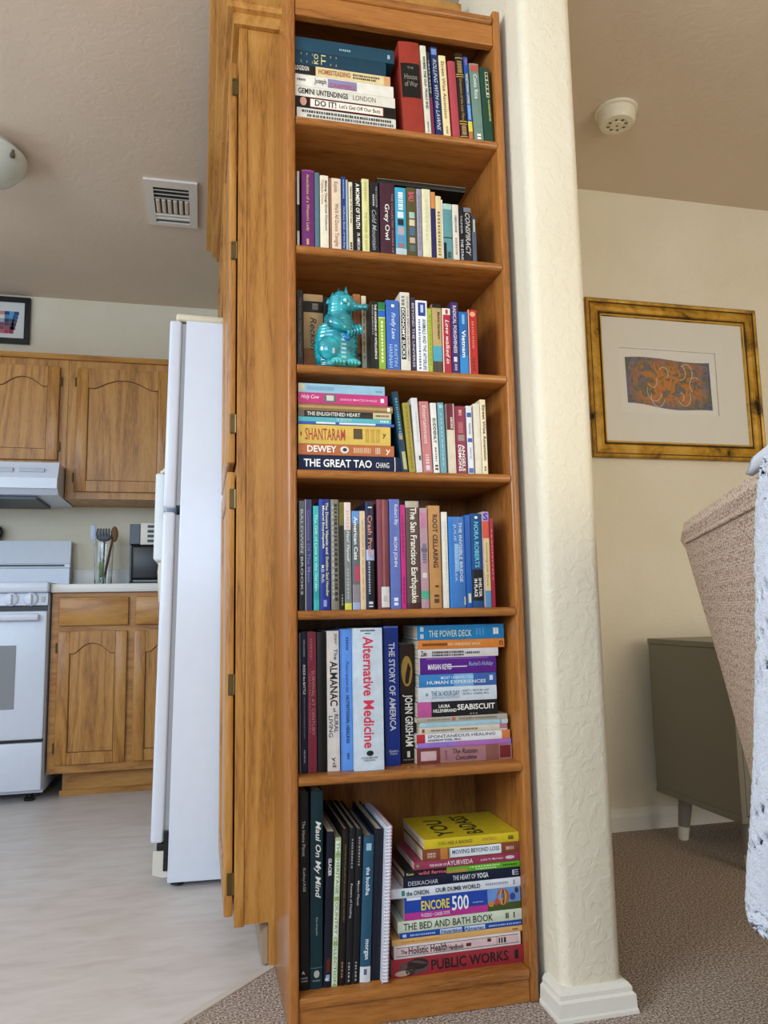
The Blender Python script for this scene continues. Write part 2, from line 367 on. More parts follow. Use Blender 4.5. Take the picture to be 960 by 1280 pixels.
# cabinet over the refrigerator
oc = thing('wall_cabinet', 'oak cabinet with moulded edges above the refrigerator', 'cabinet')
OY1 = 1.74
bobj('cabinet_body', OAK['z'], oc, (-.066, .50, .866, OY1, 1.80, 2.30))
bm = new_bm()
for b in ((.866, .906, 1.80, 2.30), (OY1-.04, OY1, 1.80, 2.30), (.906, OY1-.04, 1.80, 1.845), (.906, OY1-.04, 2.20, 2.30)): box(bm, PX, -.0665, *b)
obj('face_frame', bm, OAK['z'], oc)
for y0, y1 in ((.88, 1.30), (1.315, 1.725)):
    bm = new_bm()
    for b in ((y0, y0+.05, 1.82, 2.182), (y1-.05, y1, 1.82, 2.182), (y0+.05, y1-.05, 1.82, 1.87), (y0+.05, y1-.05, 2.132, 2.182)): box(bm, PX-.0225, PX-.0035, *b, bev=.004)
    dr = obj('door', bm, OAK['z'], oc, True); bobj('door_panel', OAK['z'], dr, (PX-.0165, PX-.0055, y0+.046, y1-.046, 1.866, 2.136))
crown(oc, [lambda o: (PX-.001-o, .8645), lambda o: (PX-.001-o, OY1)])

# ------------------------------------------------------------------ refrigerator
fr = thing('refrigerator', 'white refrigerator seen from its side next to the pantry', 'refrigerator', (0, 0, 0))
FY0, FY1 = .872, 1.60
bm = new_bm(); box(bm, -.268, .435, FY0, FY1, .006, 1.688, bev=.004, seg=2); obj('cabinet_body', bm, WHITE, fr, True)
for z0, z1 in ((.115, 1.08), (1.092, 1.688)):
    bm = new_bm(); box(bm, -.318, -.281, FY0+.004, FY1-.002, z0, z1, bev=.009, seg=4); dr = obj('door', bm, WHITE, fr, True)
    bobj('door_gasket', plain('#9a9a9a', .7), dr, (-.2808, -.2685, FY0+.012, FY1-.012, z0+.01, z1-.008))
    bm = new_bm()
    ha, hb = (.80, 1.06) if z0 < .5 else (1.105, 1.30)
    tube(bm, [(-.318, FY1-.06, ha), (-.345, FY1-.06, ha+.02), (-.352, FY1-.06, (ha+hb)/2), (-.345, FY1-.06, hb-.02), (-.318, FY1-.06, hb)], .011, 10, 1.3)
    obj('handle', bm, plain('#e4dcc8', .4), dr, True)
bm = new_bm(); box(bm, -.30, -.135, FY0+.005, FY0+.075, 1.6885, 1.712, bev=.008, seg=3); obj('hinge_cover', bm, plain('#ddd3b6', .45), fr, True)
bm = new_bm(); prism(bm, [(-.31, .030), (-.285, .022), (-.2685, .022), (-.2685, .095), (-.31, .095)], 'y', FY0+.006, FY1-.01); obj('toe_grille', bm, plain('#d9d6cc', .5), fr)
bobj('lower_hinge', BLACK, fr, (-.300, -.2685, FY0+.003, FY0+.04, .0955, .114), (-.2805, -.2685, FY0-.001, FY0+.02, .04, .15), bev=.002)
for fx in (-.24, .40):
    for fy in (FY0+.05, FY1-.05):
        bm = new_bm(); lathe(bm, [(.02, -.010 if fx < 0 else .0), (.02, -.004 if fx < 0 else .002), (.012, .0), (.012, .0058)], (fx, fy, 0), 12); obj('foot', bm, BLACK, fr)
for c in fr.children: c.location.x += .252+.014
fr.location = (-.252, 0, .010); fr.rotation_euler = (0, R(1.1), 0)
# terry towel / mitt hanging from the refrigerator handle side
bm = new_bm(); box(bm, -.3475, -.3185, 1.02, 1.30, .95, 1.235, bev=.011, seg=4)
for v in bm.verts:
    if v.co.x < -.33: v.co.x += .004*math.sin(v.co.z*90)
bv = thing('wall_pocket', 'white ribbed pocket organiser hanging on the refrigerator door', 'organiser', (.034, 0, 0))
obj('pocket', bm, plain('#dfe2e0', .6), bv, True)
for pa in ([(-.333, 1.03, .945), (-.322, 1.03, .925), (-.320, 1.03, .90)], [(-.333, 1.03, 1.236), (-.322, 1.03, 1.245), (-.319, 1.03, 1.25)]):
    bm = new_bm(); tube(bm, pa, .005, 8); obj('edge_binding', bm, plain('#e2d9bf', .5), bv)

# ------------------------------------------------------------------ kitchen back wall cabinets
def arched_door(parent, x0, x1, z0, z1, yf, th=.019, w=.055, rise=.045, hinge_side=-1, hinge=True):
    """door frame with an arched top rail, front face at yf (towards -Y)"""
    bm = new_bm(); y0, y1 = yf, yf+th
    box(bm, x0, x0+w, y0, y1, z0, z1, bev=.004); box(bm, x1-w, x1, y0, y1, z0, z1, bev=.004)
    box(bm, x0+w, x1-w, y0+.0004, y1, z0, z0+w, bev=.002, seg=1)
    xi0, xi1 = x0+w, x1-w; L = xi1-xi0; zs = z1-w-rise
    pts = [(xi0, z1), (xi0, zs)]
    for k in range(13):
        u = k/12; x = xi0+L*(.02+.96*u)
        s = 0 if (u < .12 or u > .88) else (u-.12)/.76
        z = zs + (rise*(math.sin(math.pi*s)**.75) if s else 0)
        pts.append((x, z))
    pts += [(xi1, zs), (xi1, z1)]
    prism(bm, pts, 'y', y0+.0004, y1)
    d = obj('door', bm, OAK['z'], parent, True)
    bobj('door_panel', OAK['z'], d, (xi0-.004, xi1+.004, y0+.009, y1-.002, z0+w-.004, z1-.02))
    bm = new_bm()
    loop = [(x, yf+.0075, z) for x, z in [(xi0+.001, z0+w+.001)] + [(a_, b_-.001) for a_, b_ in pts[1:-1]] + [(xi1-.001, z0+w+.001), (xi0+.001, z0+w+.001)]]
    tube(bm, loop, .0026, 6, up=(0, 1, 0)); obj('panel_outline', bm, plain('#6d431b', .5), d)  # dark strip traced along the edge of the panel opening
    if hinge:
        hx = x0-.0045 if hinge_side < 0 else x1+.0045
        for hz in (z0+.07, z1-.07):
            bm = new_bm(); box(bm, hx-.005, hx+.005, y0+.006, y1, hz-.022, hz+.022, bev=.001, seg=1); tube(bm, [(hx, y0+.006, hz-.02), (hx, y0+.006, hz+.02)], .003, 8)
            obj('hinge', bm, BRASS, d)
    return d
UY = 2.44
uc = thing('wall_cabinet', 'oak wall cabinet with arched door right of the range hood', 'cabinet')
bobj('cabinet_body', OAK['z'], uc, (-.818, -.02, UY+.02, YK-.001, 1.349, 2.045))
bm = new_bm()
for b in ((-.819, -.765, 1.349, 2.045), (-.765, -.02, 1.349, 1.40), (-.765, -.02, 1.995, 2.045), (-.345, -.30, 1.40, 1.995)): box(bm, b[0], b[1], UY, UY+.0195, b[2], b[3])
obj('face_frame', bm, OAK['z'], uc)
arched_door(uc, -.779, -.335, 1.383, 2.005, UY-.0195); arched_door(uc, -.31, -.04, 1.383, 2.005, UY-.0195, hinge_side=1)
bm = new_bm(); prism(bm, [(UY, 2.046), (UY-.018, 2.046), (UY-.03, 2.063), (UY-.03, 2.068), (YK-.001, 2.068), (YK-.001, 2.046)], 'x', -.835, -.02); obj('top_moulding', bm, OAK['x'], uc)
lc = thing('wall_cabinet', 'short oak wall cabinet with arched doors above the range hood', 'cabinet')
bobj('cabinet_body', OAK['z'], lc, (-1.60, -.8205, UY+.02, YK-.001, 1.50, 2.045))
bm = new_bm()
for b in ((-.868, -.8205, 1.50, 2.045), (-1.60, -.868, 1.50, 1.555), (-1.60, -.868, 1.995, 2.045), (-1.235, -1.19, 1.555, 1.995)): box(bm, b[0], b[1], UY, UY+.0195, b[2], b[3])
obj('face_frame', bm, OAK['z'], lc)
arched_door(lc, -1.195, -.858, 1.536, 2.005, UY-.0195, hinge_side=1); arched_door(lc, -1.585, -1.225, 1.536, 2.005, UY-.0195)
bm = new_bm(); prism(bm, [(UY, 2.046), (UY-.018, 2.046), (UY-.03, 2.063), (UY-.03, 2.068), (YK-.001, 2.068), (YK-.001, 2.046)], 'x', -1.60, -.8355); obj('top_moulding', bm, OAK['x'], lc)
# base cabinet and worktop
BY = 2.15
bcab = thing('base_cabinet', 'oak base cabinet with drawers and arched doors beside the stove', 'cabinet')
bobj('cabinet_body', OAK['z'], bcab, (-.808, .10, BY+.02, YK-.001, .105, .884))
bm = new_bm()
for b in ((-.809, -.765, .105, .884), (-.765, .10, .105, .15), (-.765, .10, .845, .884), (-.765, .10, .70, .745), (-.492, -.45, .15, .70), (-.492, -.45, .745, .845)): box(bm, b[0], b[1], BY, BY+.0195, b[2], b[3])
obj('face_frame', bm, OAK['x'], bcab)
for x0, x1 in ((-.778, -.484), (-.455, -.165)):
    bm = new_bm(); box(bm, x0, x1, BY-.0195, BY-.0005, .737, .864, bev=.006, seg=2); dw = obj('drawer', bm, OAK['x'], bcab, True)
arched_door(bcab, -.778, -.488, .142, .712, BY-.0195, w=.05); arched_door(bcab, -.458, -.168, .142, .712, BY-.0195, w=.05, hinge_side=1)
bobj('toe_kick', OAK['x'], bcab, (-.755, .10, BY+.075, BY+.092, -.0035, .104), (-.765, .10, BY+.064, BY+.0745, -.0035, .02))
wt = thing('worktop', 'white laminate worktop with short backsplash beside the stove', 'worktop')
bm = new_bm(); box(bm, -.812, .12, BY-.03, YK-.001, .8845, .922, bev=.004); obj('slab', bm, plain('#dedbd4', .35), wt, True)
bm = new_bm(); box(bm, -.812, .12, YK-.02, YK-.001, .9225, 1.02, bev=.003); obj('backsplash', bm, plain('#d4d2cc', .35), wt, True)

# ------------------------------------------------------------------ stove
SX0, SX1, SY = -1.58, -.818, 2.10
st = thing('gas_stove', 'white freestanding kitchen stove with control knobs and oven window', 'stove')
bm = new_bm(); box(bm, SX0, SX1, SY+.03, 2.71, .035, .885, bev=.003); obj('body', bm, WHITE, st, True)
bm = new_bm(); box(bm, SX0-.002, SX1+.004, SY-.015, 2.68, .8855, .932, bev=.010, seg=3); obj('cooktop', bm, WHITE, st, True)
bm = new_bm(); prism(bm, [(SY+.0295, .83), (SY+.004, .83), (SY+.012, .8845), (SY+.0295, .8845)], 'x', SX0+.004, SX1-.002); cp = obj('control_panel', bm, WHITE2, st)
for kx in (-.888, -.968, -1.30, -1.42, -1.51):
    bm = new_bm(); lathe(bm, [(.030, SY+.012), (.030, SY+.002), (.026, SY-.004), (.022, SY-.006)], (kx, 0, .857), 20, 'y'); box(bm, kx-.007, kx+.007, SY-.022, SY-.003, .835, .879, bev=.004); obj('knob', bm, WHITE, cp, True)
bobj('panel_label', plain('#b9bcc0', .5), cp, (-.846, -.832, SY+.003, SY+.008, .842, .868))
bobj('vent_gap', BLACK, st, (SX0+.005, SX1-.004, SY+.022, SY+.0295, .806, .829))
bm = new_bm(); box(bm, SX0+.002, SX1-.002, SY, SY+.0285, .262, .805, bev=.006, seg=3); od = obj('oven_door', bm, WHITE, st, True)
bm = new_bm(); box(bm, -1.46, -.938, SY-.0012, SY+.003, .39, .66, bev=.002); obj('oven_window', bm, plain('#8f9296', .2), od)
bm = new_bm(); box(bm, SX0+.01, SX1-.03, SY-.035, SY-.018, .765, .795, bev=.007, seg=3); box(bm, SX0+.02, SX0+.05, SY-.02, SY+.003, .768, .792); box(bm, SX1-.07, SX1-.04, SY-.02, SY+.003, .768, .792); obj('handle', bm, WHITE, od, True)
bobj('drawer_gap', BLACK, st, (SX0+.004, SX1-.004, SY+.012, SY+.0295, .249, .261))
bm = new_bm(); box(bm, SX0+.002, SX1-.002, SY, SY+.0285, .05, .248, bev=.006, seg=3); obj('drawer', bm, WHITE, st, True)
for fx in (SX0+.06, SX1-.06):
    for fy in (SY+.08, 2.65):
        bm = new_bm(); lathe(bm, [(.022, -.004), (.022, .008), (.012, .012), (.012, .0352)], (fx, fy, 0), 12); obj('foot', bm, BLACK, st)
bm = new_bm(); prism(bm, [(2.66, .9325), (2.725, .9325), (2.725, 1.165), (2.695, 1.165), (2.675, 1.05), (2.668, 1.045), (2.668, 1.028), (2.66, 1.02)], 'x', SX0, SX1-.004); bg = obj('backguard', bm, WHITE, st, True)
bobj('slot', BLACK, bg, (SX0+.02, SX1-.03, 2.6655, 2.6685, 1.032, 1.042))
# range hood
hd = thing('range_hood', 'white range hood mounted below the short oak cabinet', 'hood')
bm = new_bm(); prism(bm, [(2.26, 1.375), (2.26, 1.418), (2.30, 1.4995), (YK-.001, 1.4995), (YK-.001, 1.345), (2.30, 1.345)], 'x', -1.58, -.825); obj('body', bm, WHITE, hd)
bobj('front_lip', WHITE, hd, (-1.58, -.825, 2.255, 2.2598, 1.370, 1.420), bev=.001)
bm = new_bm(); box(bm, -1.15, -1.02, 2.268, 2.279, 1.445, 1.468, bev=.002); box(bm, -.995, -.885, 2.268, 2.279, 1.448, 1.466, bev=.002); obj('switch_panel', bm, plain('#b8bec6', .5), hd)
bobj('filter', plain('#4c4f54', .45, .6), hd, (-1.50, -.93, 2.34, 2.70, 1.330, 1.3445))
# utensil jar
UJ = Vector((-.642, 2.52, .922))
uj = thing('utensil_jar', 'clear glass jar on the worktop beside the stove', 'jar', UJ)
bm = new_bm(); lathe(bm, [(.036, 0.0005), (.041, .006), (.043, .06), (.047, .215), (.0435, .215), (.0395, .06), (.037, .012), (.0005, .010)], (0, 0, 0), 24); obj('glass', bm, GLASS, uj, True)
def utensil(name, label, mat, path, rads, head):
    t = thing(name, label, 'utensil', UJ)
    bm = new_bm(); tube(bm, path, rads, 8); obj('handle', bm, mat, t, True)
    bm = new_bm(); head(bm); obj('head', bm, mat, t, True)
utensil('spatula', 'pale plastic spatula leaning left in the glass jar', plain('#b9c7dc', .4), [(.012, -.01, .014), (-.018, -.012, .14), (-.029, -.012, .20), (-.045, -.012, .235)], [.005, .005, .005, .006], lambda bm: box(bm, -.064, -.038, -.016, -.009, .228, .305, bev=.003))
def slotted(bm):
    for k in range(5): tube(bm, [(-.03+.012*k, -.012-.004*math.sin(k*.8), .235), (-.033+.014*k, -.016, .262), (-.028+.013*k, -.012, .288)], [.004, .006, .005], 6)
    ell(bm, (.002, -.012, .243), (.036, .008, .02), 12, 8)
utensil('pasta_server', 'dark grey slotted server standing in the glass jar', plain('#4d535c', .5), [(-.005, -.004, .014), (.0, -.008, .12), (.002, -.011, .235)], [.005, .005, .006], slotted)
utensil('wooden_spoon', 'brown wooden spoon leaning right in the glass jar', plain('#7a4f2a', .55), [(.0, .010, .014), (.018, .008, .12), (.030, .006, .19), (.040, .006, .235)], [.006, .006, .006, .007], lambda bm: ell(bm, (.048, .006, .262), (.018, .007, .04), 12, 8))
utensil('green_scraper', 'green handled scraper standing inside the glass jar', plain('#6f9a6c', .5), [(-.012, -.018, .014), (-.008, -.020, .05), (-.006, -.021, .085)], [.011, .011, .010], lambda bm: box(bm, -.018, .006, -.024, -.019, .083, .12, bev=.002))
# coffee maker
cm = thing('coffee_maker', 'black and white coffee maker on the worktop by the refrigerator', 'coffee maker', (-.515, 2.45, .922))
bobj('base', BLACK, cm, (0, .20, 0, .20, .0005, .02), bev=.004)
bm = new_bm(); box(bm, .012, .20, .0, .11, .03, .20, bev=.012, seg=3); obj('carafe', bm, BLACK, cm, True)
bobj('carafe_foot', plain('#8f959c', .4), cm, (.02, .19, .02, .10, .0202, .0298))
bobj('water_tank', plain('#3a3d42', .3), cm, (0, .05, .0, .19, .205, .305), (0, .011, .02, .19, .0205, .205), bev=.003)
bm = new_bm(); box(bm, .051, .20, -.004, .19, .203, .312, bev=.004); hb = obj('housing', bm, plain('#e2ddcf', .4), cm, True)
for k in range(4): bobj('vent_slot', BLACK, hb, (.085, .15, -.0055, -.003, .215+.024*k, .228+.024*k))
# small dark round timer standing on the stove backguard
rx = at(3, 660, Y=2.70).x; rr_ = .043
kt = thing('kitchen_timer', 'small dark round timer standing on the stove backguard', 'timer', (rx-rr_, 2.71, 1.1655))
bm = new_bm(); lathe(bm, [(.001, .012), (rr_, .012), (rr_, -.008), (rr_-.005, -.012), (rr_-.008, -.009), (.001, -.009)], (0, 0, rr_), 28, 'y'); obj('case', bm, plain('#1e1d1f', .4, .3), kt, True)
bm = new_bm(); lathe(bm, [(.010, -.0095), (.008, -.018), (.001, -.019)], (0, 0, rr_), 16, 'y'); obj('dial', bm, plain('#55555a', .4), kt, True)

# kitchen picture
kp = thing('framed_picture', 'black framed picture of coloured blocks high on the kitchen wall', 'picture', (-1.071, YK-.001, 2.215))
w_, h_ = .46, .255
bm = new_bm(); f_ = .028
for b in ((-w_, 0, 0, f_), (-w_, 0, h_-f_, h_), (-w_, -w_+f_, f_, h_-f_), (-f_, 0, f_, h_-f_)): box(bm, b[0], b[1], -.024, 0, b[2], b[3], bev=.002, seg=1)
obj('frame', bm, BLACK, kp)
mt = bobj('mat_board', plain('#dfe0dc', .7), kp, (-w_+f_, -f_, -.012, -.006, f_, h_-f_))
cols = [['#c98e86', '#2d3f7a', '#5ba4cf', '#2a4486'], ['#e8e3da', '#4b93c4', '#57a6d2', '#365f96'], ['#a8b3bd', '#31415f', '#3d5a80', '#4b5570'], ['#7c5a68', '#5d4a5e', '#6a4c60', '#4e4558'], ['#8f4a5e', '#a05a70', '#7c3648', '#5e3850'], ['#c26a70', '#b04458', '#9c3a4e', '#b0505c']]
for r_i, row in enumerate(cols):
    for c_i, c in enumerate(row):
        if (r_i == 5 and c_i == 3) : continue
        x0 = -.150+.0235*c_i - (.004*r_i if c_i == 3 else 0); z0 = h_-.078-.0205*r_i
        bobj('print_block', plain(c, .7), mt, (x0-.10 if c_i == 0 else x0, x0+.0228, -.0128, -.0121, z0-.0198, z0))

# ceiling register
vx0, vx1, vy0, vy1 = -.408, -.200, 1.435, 1.80
cv = thing('ceiling_vent', 'white louvred air register in the kitchen ceiling', 'vent', (0, 0, ZK))
bm = new_bm(); i_ = .034
for b in ((vx0, vx1, vy0, vy0+i_*1.5), (vx0, vx1, vy1-i_*.8, vy1), (vx0, vx0+i_, vy0+i_*1.5, vy1-i_*.8), (vx1-i_, vx1, vy0+i_*1.5, vy1-i_*.8)): box(bm, b[0], b[1], b[2], b[3], -.010, -.0005)
obj('frame', bm, plain('#e3ddd2', .4), cv)
bobj('duct', BLACK, cv, (vx0+i_, vx1-i_, vy0+i_*1.5, vy1-i_*.8, -.003, -.001))
ya = vy0+i_*1.5
for k in range(3):
    bm = new_bm(); prism(bm, [(ya+.030*k+.019, -.009), (ya+.030*k+.026, -.009), (ya+.030*k+.030, -.0035), (ya+.030*k+.024, -.0035)], 'x', vx0+i_, vx1-i_); obj('louvre', bm, plain('#d9d3c8', .45), cv)
for k in range(6):
    x = vx0+i_+.004+.0232*k
    bm = new_bm(); prism(bm, [(x, -.0035), (x+.006, -.012), (x+.017, -.012), (x+.019, -.0035)], 'y', ya+.095, ya+.20, .002, 1); obj('louvre', bm, plain('#cfc4b4', .45), cv)
for k in range(2):
    bm = new_bm(); prism(bm, [(ya+.215+.028*k, -.0035), (ya+.219+.028*k, -.011), (ya+.236+.028*k, -.008), (ya+.238+.028*k, -.0035)], 'x', vx0+i_, vx1-i_); obj('louvre', bm, plain('#ded8cd', .45), cv)
# ceiling lamp
lp = thing('ceiling_lamp', 'frosted glass dome lamp on the kitchen ceiling at the left', 'lamp', (-.985, 1.36, ZK))
bm = new_bm(); lathe(bm, [(.145, -.0005), (.145, -.018), (.13, -.022)], (0, 0, 0), 32); obj('base_plate', bm, plain('#c9c6bc', .4), lp, True)
bm = new_bm(); lathe(bm, [(.172, -.030), (.168, -.052), (.145, -.082), (.10, -.108), (.05, -.122), (.002, -.126)], (0, 0, 0), 40); obj('glass_dome', bm, plain('#cfd6cd', .25), lp, True)
for a in (-.55, 1.6, 3.6):
    bm = new_bm(); lathe(bm, [(.006, -.046), (.006, -.060), (.009, -.060), (.009, -.072), (.002, -.074)], (.168*math.cos(a), .168*math.sin(a), 0), 10); obj('retaining_screw', bm, plain('#6b6152', .4, .6), lp)

# ------------------------------------------------------------------ side room: smoke alarm, picture, dresser
c_ = at(772, 136, Z=ZR)
sm = thing('smoke_alarm', 'round white smoke alarm on the side room ceiling', 'smoke alarm', (c_.x, c_.y+.01, ZR))
bm = new_bm(); lathe(bm, [(.068, -.0005), (.068, -.009), (.060, -.011)], (0, 0, 0), 36); obj('mount_ring', bm, plain('#e6dfc8', .45), sm, True)
bm = new_bm(); lathe(bm, [(.060, -.0112), (.059, -.040), (.052, -.050), (.036, -.052), (.034, -.050), (.022, -.0505), (.020, -.053), (.001, -.053)], (0, 0, 0), 36); sb = obj('housing', bm, plain('#e4dcc2', .45), sm, True)
for k in range(8):
    a = k*math.pi/4+.2; bm = new_bm(); box(bm, .0235, .0325, -.0035, .0035, -.0518, -.0508); o = obj('sound_slot', bm, plain('#6d5f40', .6), sb); o.rotation_euler.z = a
bm = new_bm(); lathe(bm, [(.004, -.0532), (.004, -.055), (.001, -.0555)], (0, 0, 0), 12); obj('test_button', bm, plain('#8a7a55', .5), sb)

gp = thing('framed_picture', 'abstract painting in wide gilt frame on the side room wall', 'picture', (1.232, YR, 1.327))
w_, h_, f_ = .745, .615, .066
prof = [(0, 0), (0, -.020), (.006, -.026), (.014, -.022), (.018, -.018), (.034, -.024), (.048, -.022), (.053, -.016), (.058, -.019), (.066, -.012), (.066, 0)]
bm = new_bm(); rings = []
for o_, d_ in prof: rings.append([bm.verts.new((x, d_, z)) for x, z in ((o_, o_), (w_-o_, o_), (w_-o_, h_-o_), (o_, h_-o_))])
for a, b in zip(rings, rings[1:]):
    for i in range(4): bm.faces.new((a[i], a[(i+1) % 4], b[(i+1) % 4], b[i]))
obj('frame', bm, GILT, gp)
def frame_ring(name, o_, r_, dep, mat):
    bm = new_bm(); q = [(o_, o_), (w_-o_, o_), (w_-o_, h_-o_), (o_, h_-o_)]
    for (xa, za), (xb, zb) in zip(q, q[1:]+q[:1]): box(bm, min(xa, xb)-r_, max(xa, xb)+r_, dep-r_, dep+r_, min(za, zb)-r_, max(za, zb)+r_)
    return obj(name, bm, mat, gp)
frame_ring('frame_lip', .055, .0022, -.0175, plain('#2e1c0a', .4)); frame_ring('frame_bead', .0615, .0018, -.0165, plain('#d8ac4c', .35, .4)); frame_ring('frame_groove', .0155, .0018, -.0205, plain('#3a250c', .4)); frame_ring('frame_edge', .0015, .0016, -.0195, plain('#1d1206', .4))
mb = new_bm(); o0, o1, q0, q1 = .135, .555, .178, .430
for b in ((f_-.005, o0, f_-.005, h_-f_+.005), (o1, w_-f_+.005, f_-.005, h_-f_+.005), (o0, o1, f_-.005, q0), (o0, o1, q1, h_-f_+.005)): box(mb, b[0], b[1], -.010, -.006, b[2], b[3])
obj('mat_board', mb, plain('#e6e2d6', .75), gp)
bobj('backing_sheet', plain('#e9e6dc', .75), gp, (o0-.01, o1+.01, -.0045, -.003, q0-.01, q1+.01))
art = make_art([(.27, '#3c4a70'), (.36, '#7c7488'), (.43, '#5d5f34'), (.48, '#b8742e'), (.54, '#d07a34'), (.59, '#8a7a3c'), (.66, '#6a5a70'), (.74, '#35508a')], 16)
bm = new_bm(); pts = []
for k in range(13): u = k/12; pts.append((.165+.365*u, .212-.018*u+.006*math.sin(7*u+1)))
for k in range(13): u = 1-k/12; pts.append((.162+.365*u, .395-.003*u+.005*math.sin(6*u)))
prism(bm, pts, 'y', -.0055, -.0047); ar = obj('painting', bm, art, gp)
bm = new_bm(); rnd = random.Random(3)
for k in range(9):
    cx, cz = .20+.31*rnd.random(), .24+.12*rnd.random(); r_ = .012+.02*rnd.random(); a0 = rnd.random()*6
    tube(bm, [(cx+r_*math.cos(a0+t_*.45), -.006, cz+1.3*r_*math.sin(a0+t_*.45)) for t_ in range(8)], .0011, 5)
obj('paint_stroke', bm, plain('#e2ddd0', .6), ar)
bm = new_bm(); box(bm, f_-.004, w_-f_+.004, -.0125, -.0115, f_-.004, h_-f_+.004); obj('glazing', bm, make_glazing(), gp)

ds = thing('dresser', 'grey lacquered dresser on tapered legs behind the armchair', 'dresser')
DX0, DX1, DY0, DY1, DZ0, DZ1 = 1.37, 2.35, .50, .94, .145, .665
bobj('side_panel', GREY_T, ds, (DX0+.004, DX0+.019, DY0+.018, DY1, DZ0+.0185, DZ1-.0185))
bobj('side_panel', GREY_T, ds, (DX1-.019, DX1-.004, DY0+.018, DY1, DZ0+.0185, DZ1-.0185))
bobj('top_panel', GREY_T, ds, (DX0, DX1, DY0, DY1, DZ1-.018, DZ1), bev=.002)
bobj('bottom_panel', GREY_T, ds, (DX0, DX1, DY0, DY1, DZ0, DZ0+.018), bev=.002)
bobj('back_panel', GREY_T, ds, (DX0+.0195, DX1-.0195, DY1-.012, DY1-.002, DZ0+.0185, DZ1-.0185))
for a_ in (DX0, DX1-.017): bobj('front_edge', GREY_T, ds, (a_, a_+.017, DY0, DY0+.0175, DZ0+.0185, DZ1-.0185))
for i in range(2):
    for j in range(2):
        x0 = DX0+.0195+j*.4725; z0 = DZ0+.0205+i*.2415
        dw = bobj('drawer', GREY_T, ds, (x0, x0+.468, DY0+.001, DY0+.02, z0, z0+.237), bev=.001)
        bm = new_bm(); lathe(bm, [(.006, DY0+.002), (.006, DY0-.012), (.014, DY0-.016), (.014, DY0-.024), (.002, DY0-.025)], (x0+.234, 0, z0+.12), 14, 'y'); obj('knob', bm, plain('#d8d4c4', .4), dw, True)
for lx, sx in ((DX0+.06, -1), (DX1-.06, 1)):
    for ly, sy in ((DY0+.05, -1), (DY1-.08, 1)):
        bm = new_bm(); b0 = Vector((lx+sx*.012, ly+sy*.012, .0005)); b1 = Vector((lx, ly, DZ0-.0005)); bt = b0.lerp(b1, .30)
        tube(bm, [bt, b1], [.019, .024], 16, up=(0, 1, 0)); lg = obj('leg', bm, plain('#8b867a', .45), ds, True)
        bm = new_bm(); tube(bm, [b0, bt], [.0165, .0188], 16); obj('leg_tip', bm, plain('#e0dcc8', .45), lg, True)

# ------------------------------------------------------------------ armchair with throw
CF = at(845, 655, Z=.95); CN = at(955, 573, Z=.95)
ud = (CN-CF); ud.z = 0; ud.normalize(); xd = -ud; nd = Vector((-xd.y, xd.x, 0))   # nd: rear normal
th_ = math.atan2(xd.y, xd.x); WH = .49; YT = .46
base = CF - xd*WH - nd*YT; base.z = 0
ch = thing('armchair', 'beige woven upholstered armchair with reclined back', 'armchair', base, (0, 0, th_))
def backprof(o_):
    # (y, z) rear-to-front outline of the back cushion
    rear = [(.315, .16), (.345, .40), (.395, .65), (.450, .905)]
    top = [(.460, .925), (.454, .945), (.432, .960), (.392, .965), (.350, .955), (.318, .930)]
    front = [(.255, .70), (.21, .46), (.20, .40), (.20, .16)]
    return rear+top+front
bm = new_bm(); pf = backprof(0); N_ = 15
rings = []
for k in range(N_):
    u = k/(N_-1); x = -WH+2*WH*u; e = max(0, abs(2*u-1)-.86)/.14
    cy, cz = .33, .62
    s = 1-.05*e**2.2; sz = 1-.035*e**2
    rings.append([bm.verts.new((x, cy+(y-cy)*s, (cz+(z-cz)*sz) if z > cz else z)) for y, z in pf])
for a, b in zip(rings, rings[1:]):
    for i in range(len(pf)): bm.faces.new((a[i], a[(i+1) % len(pf)], b[(i+1) % len(pf)], b[i]))
bm.faces.new(rings[0]); bm.faces.new(rings[-1][::-1])
bk = obj('backrest', bm, WEAVE, ch, True)
bm = new_bm(); tube(bm, [(-WH+.04+.88*k/12, .4515, .907) for k in range(13)], .004, 8); obj('piping', bm, WEAVE, bk, True)
bm = new_bm(); box(bm, -WH+.11, WH-.11, -.36, .21, .30, .46, bev=.04, seg=4); obj('seat', bm, WEAVE, ch, True)
bobj('seat_base', WEAVE, ch, (-WH+.02, WH-.02, -.34, .19, .14, .30), bev=.01)
for s in (-1, 1):
    bm = new_bm(); xa, xb = sorted((s*(WH-.12), s*(WH-.005))); box(bm, xa, xb, -.35, .19, .15, .60, bev=.035, seg=4); obj('arm', bm, WEAVE, ch, True)
for sx in (-1, 1):
    for sy, yy in ((-1, -.30), (1, .25)):
        bm = new_bm(); tube(bm, [(sx*(WH-.07), yy, 0.0005), (sx*(WH-.07), yy, .155)], [.018, .026], 12); obj('leg', bm, plain('#4a3322', .4), ch, True)

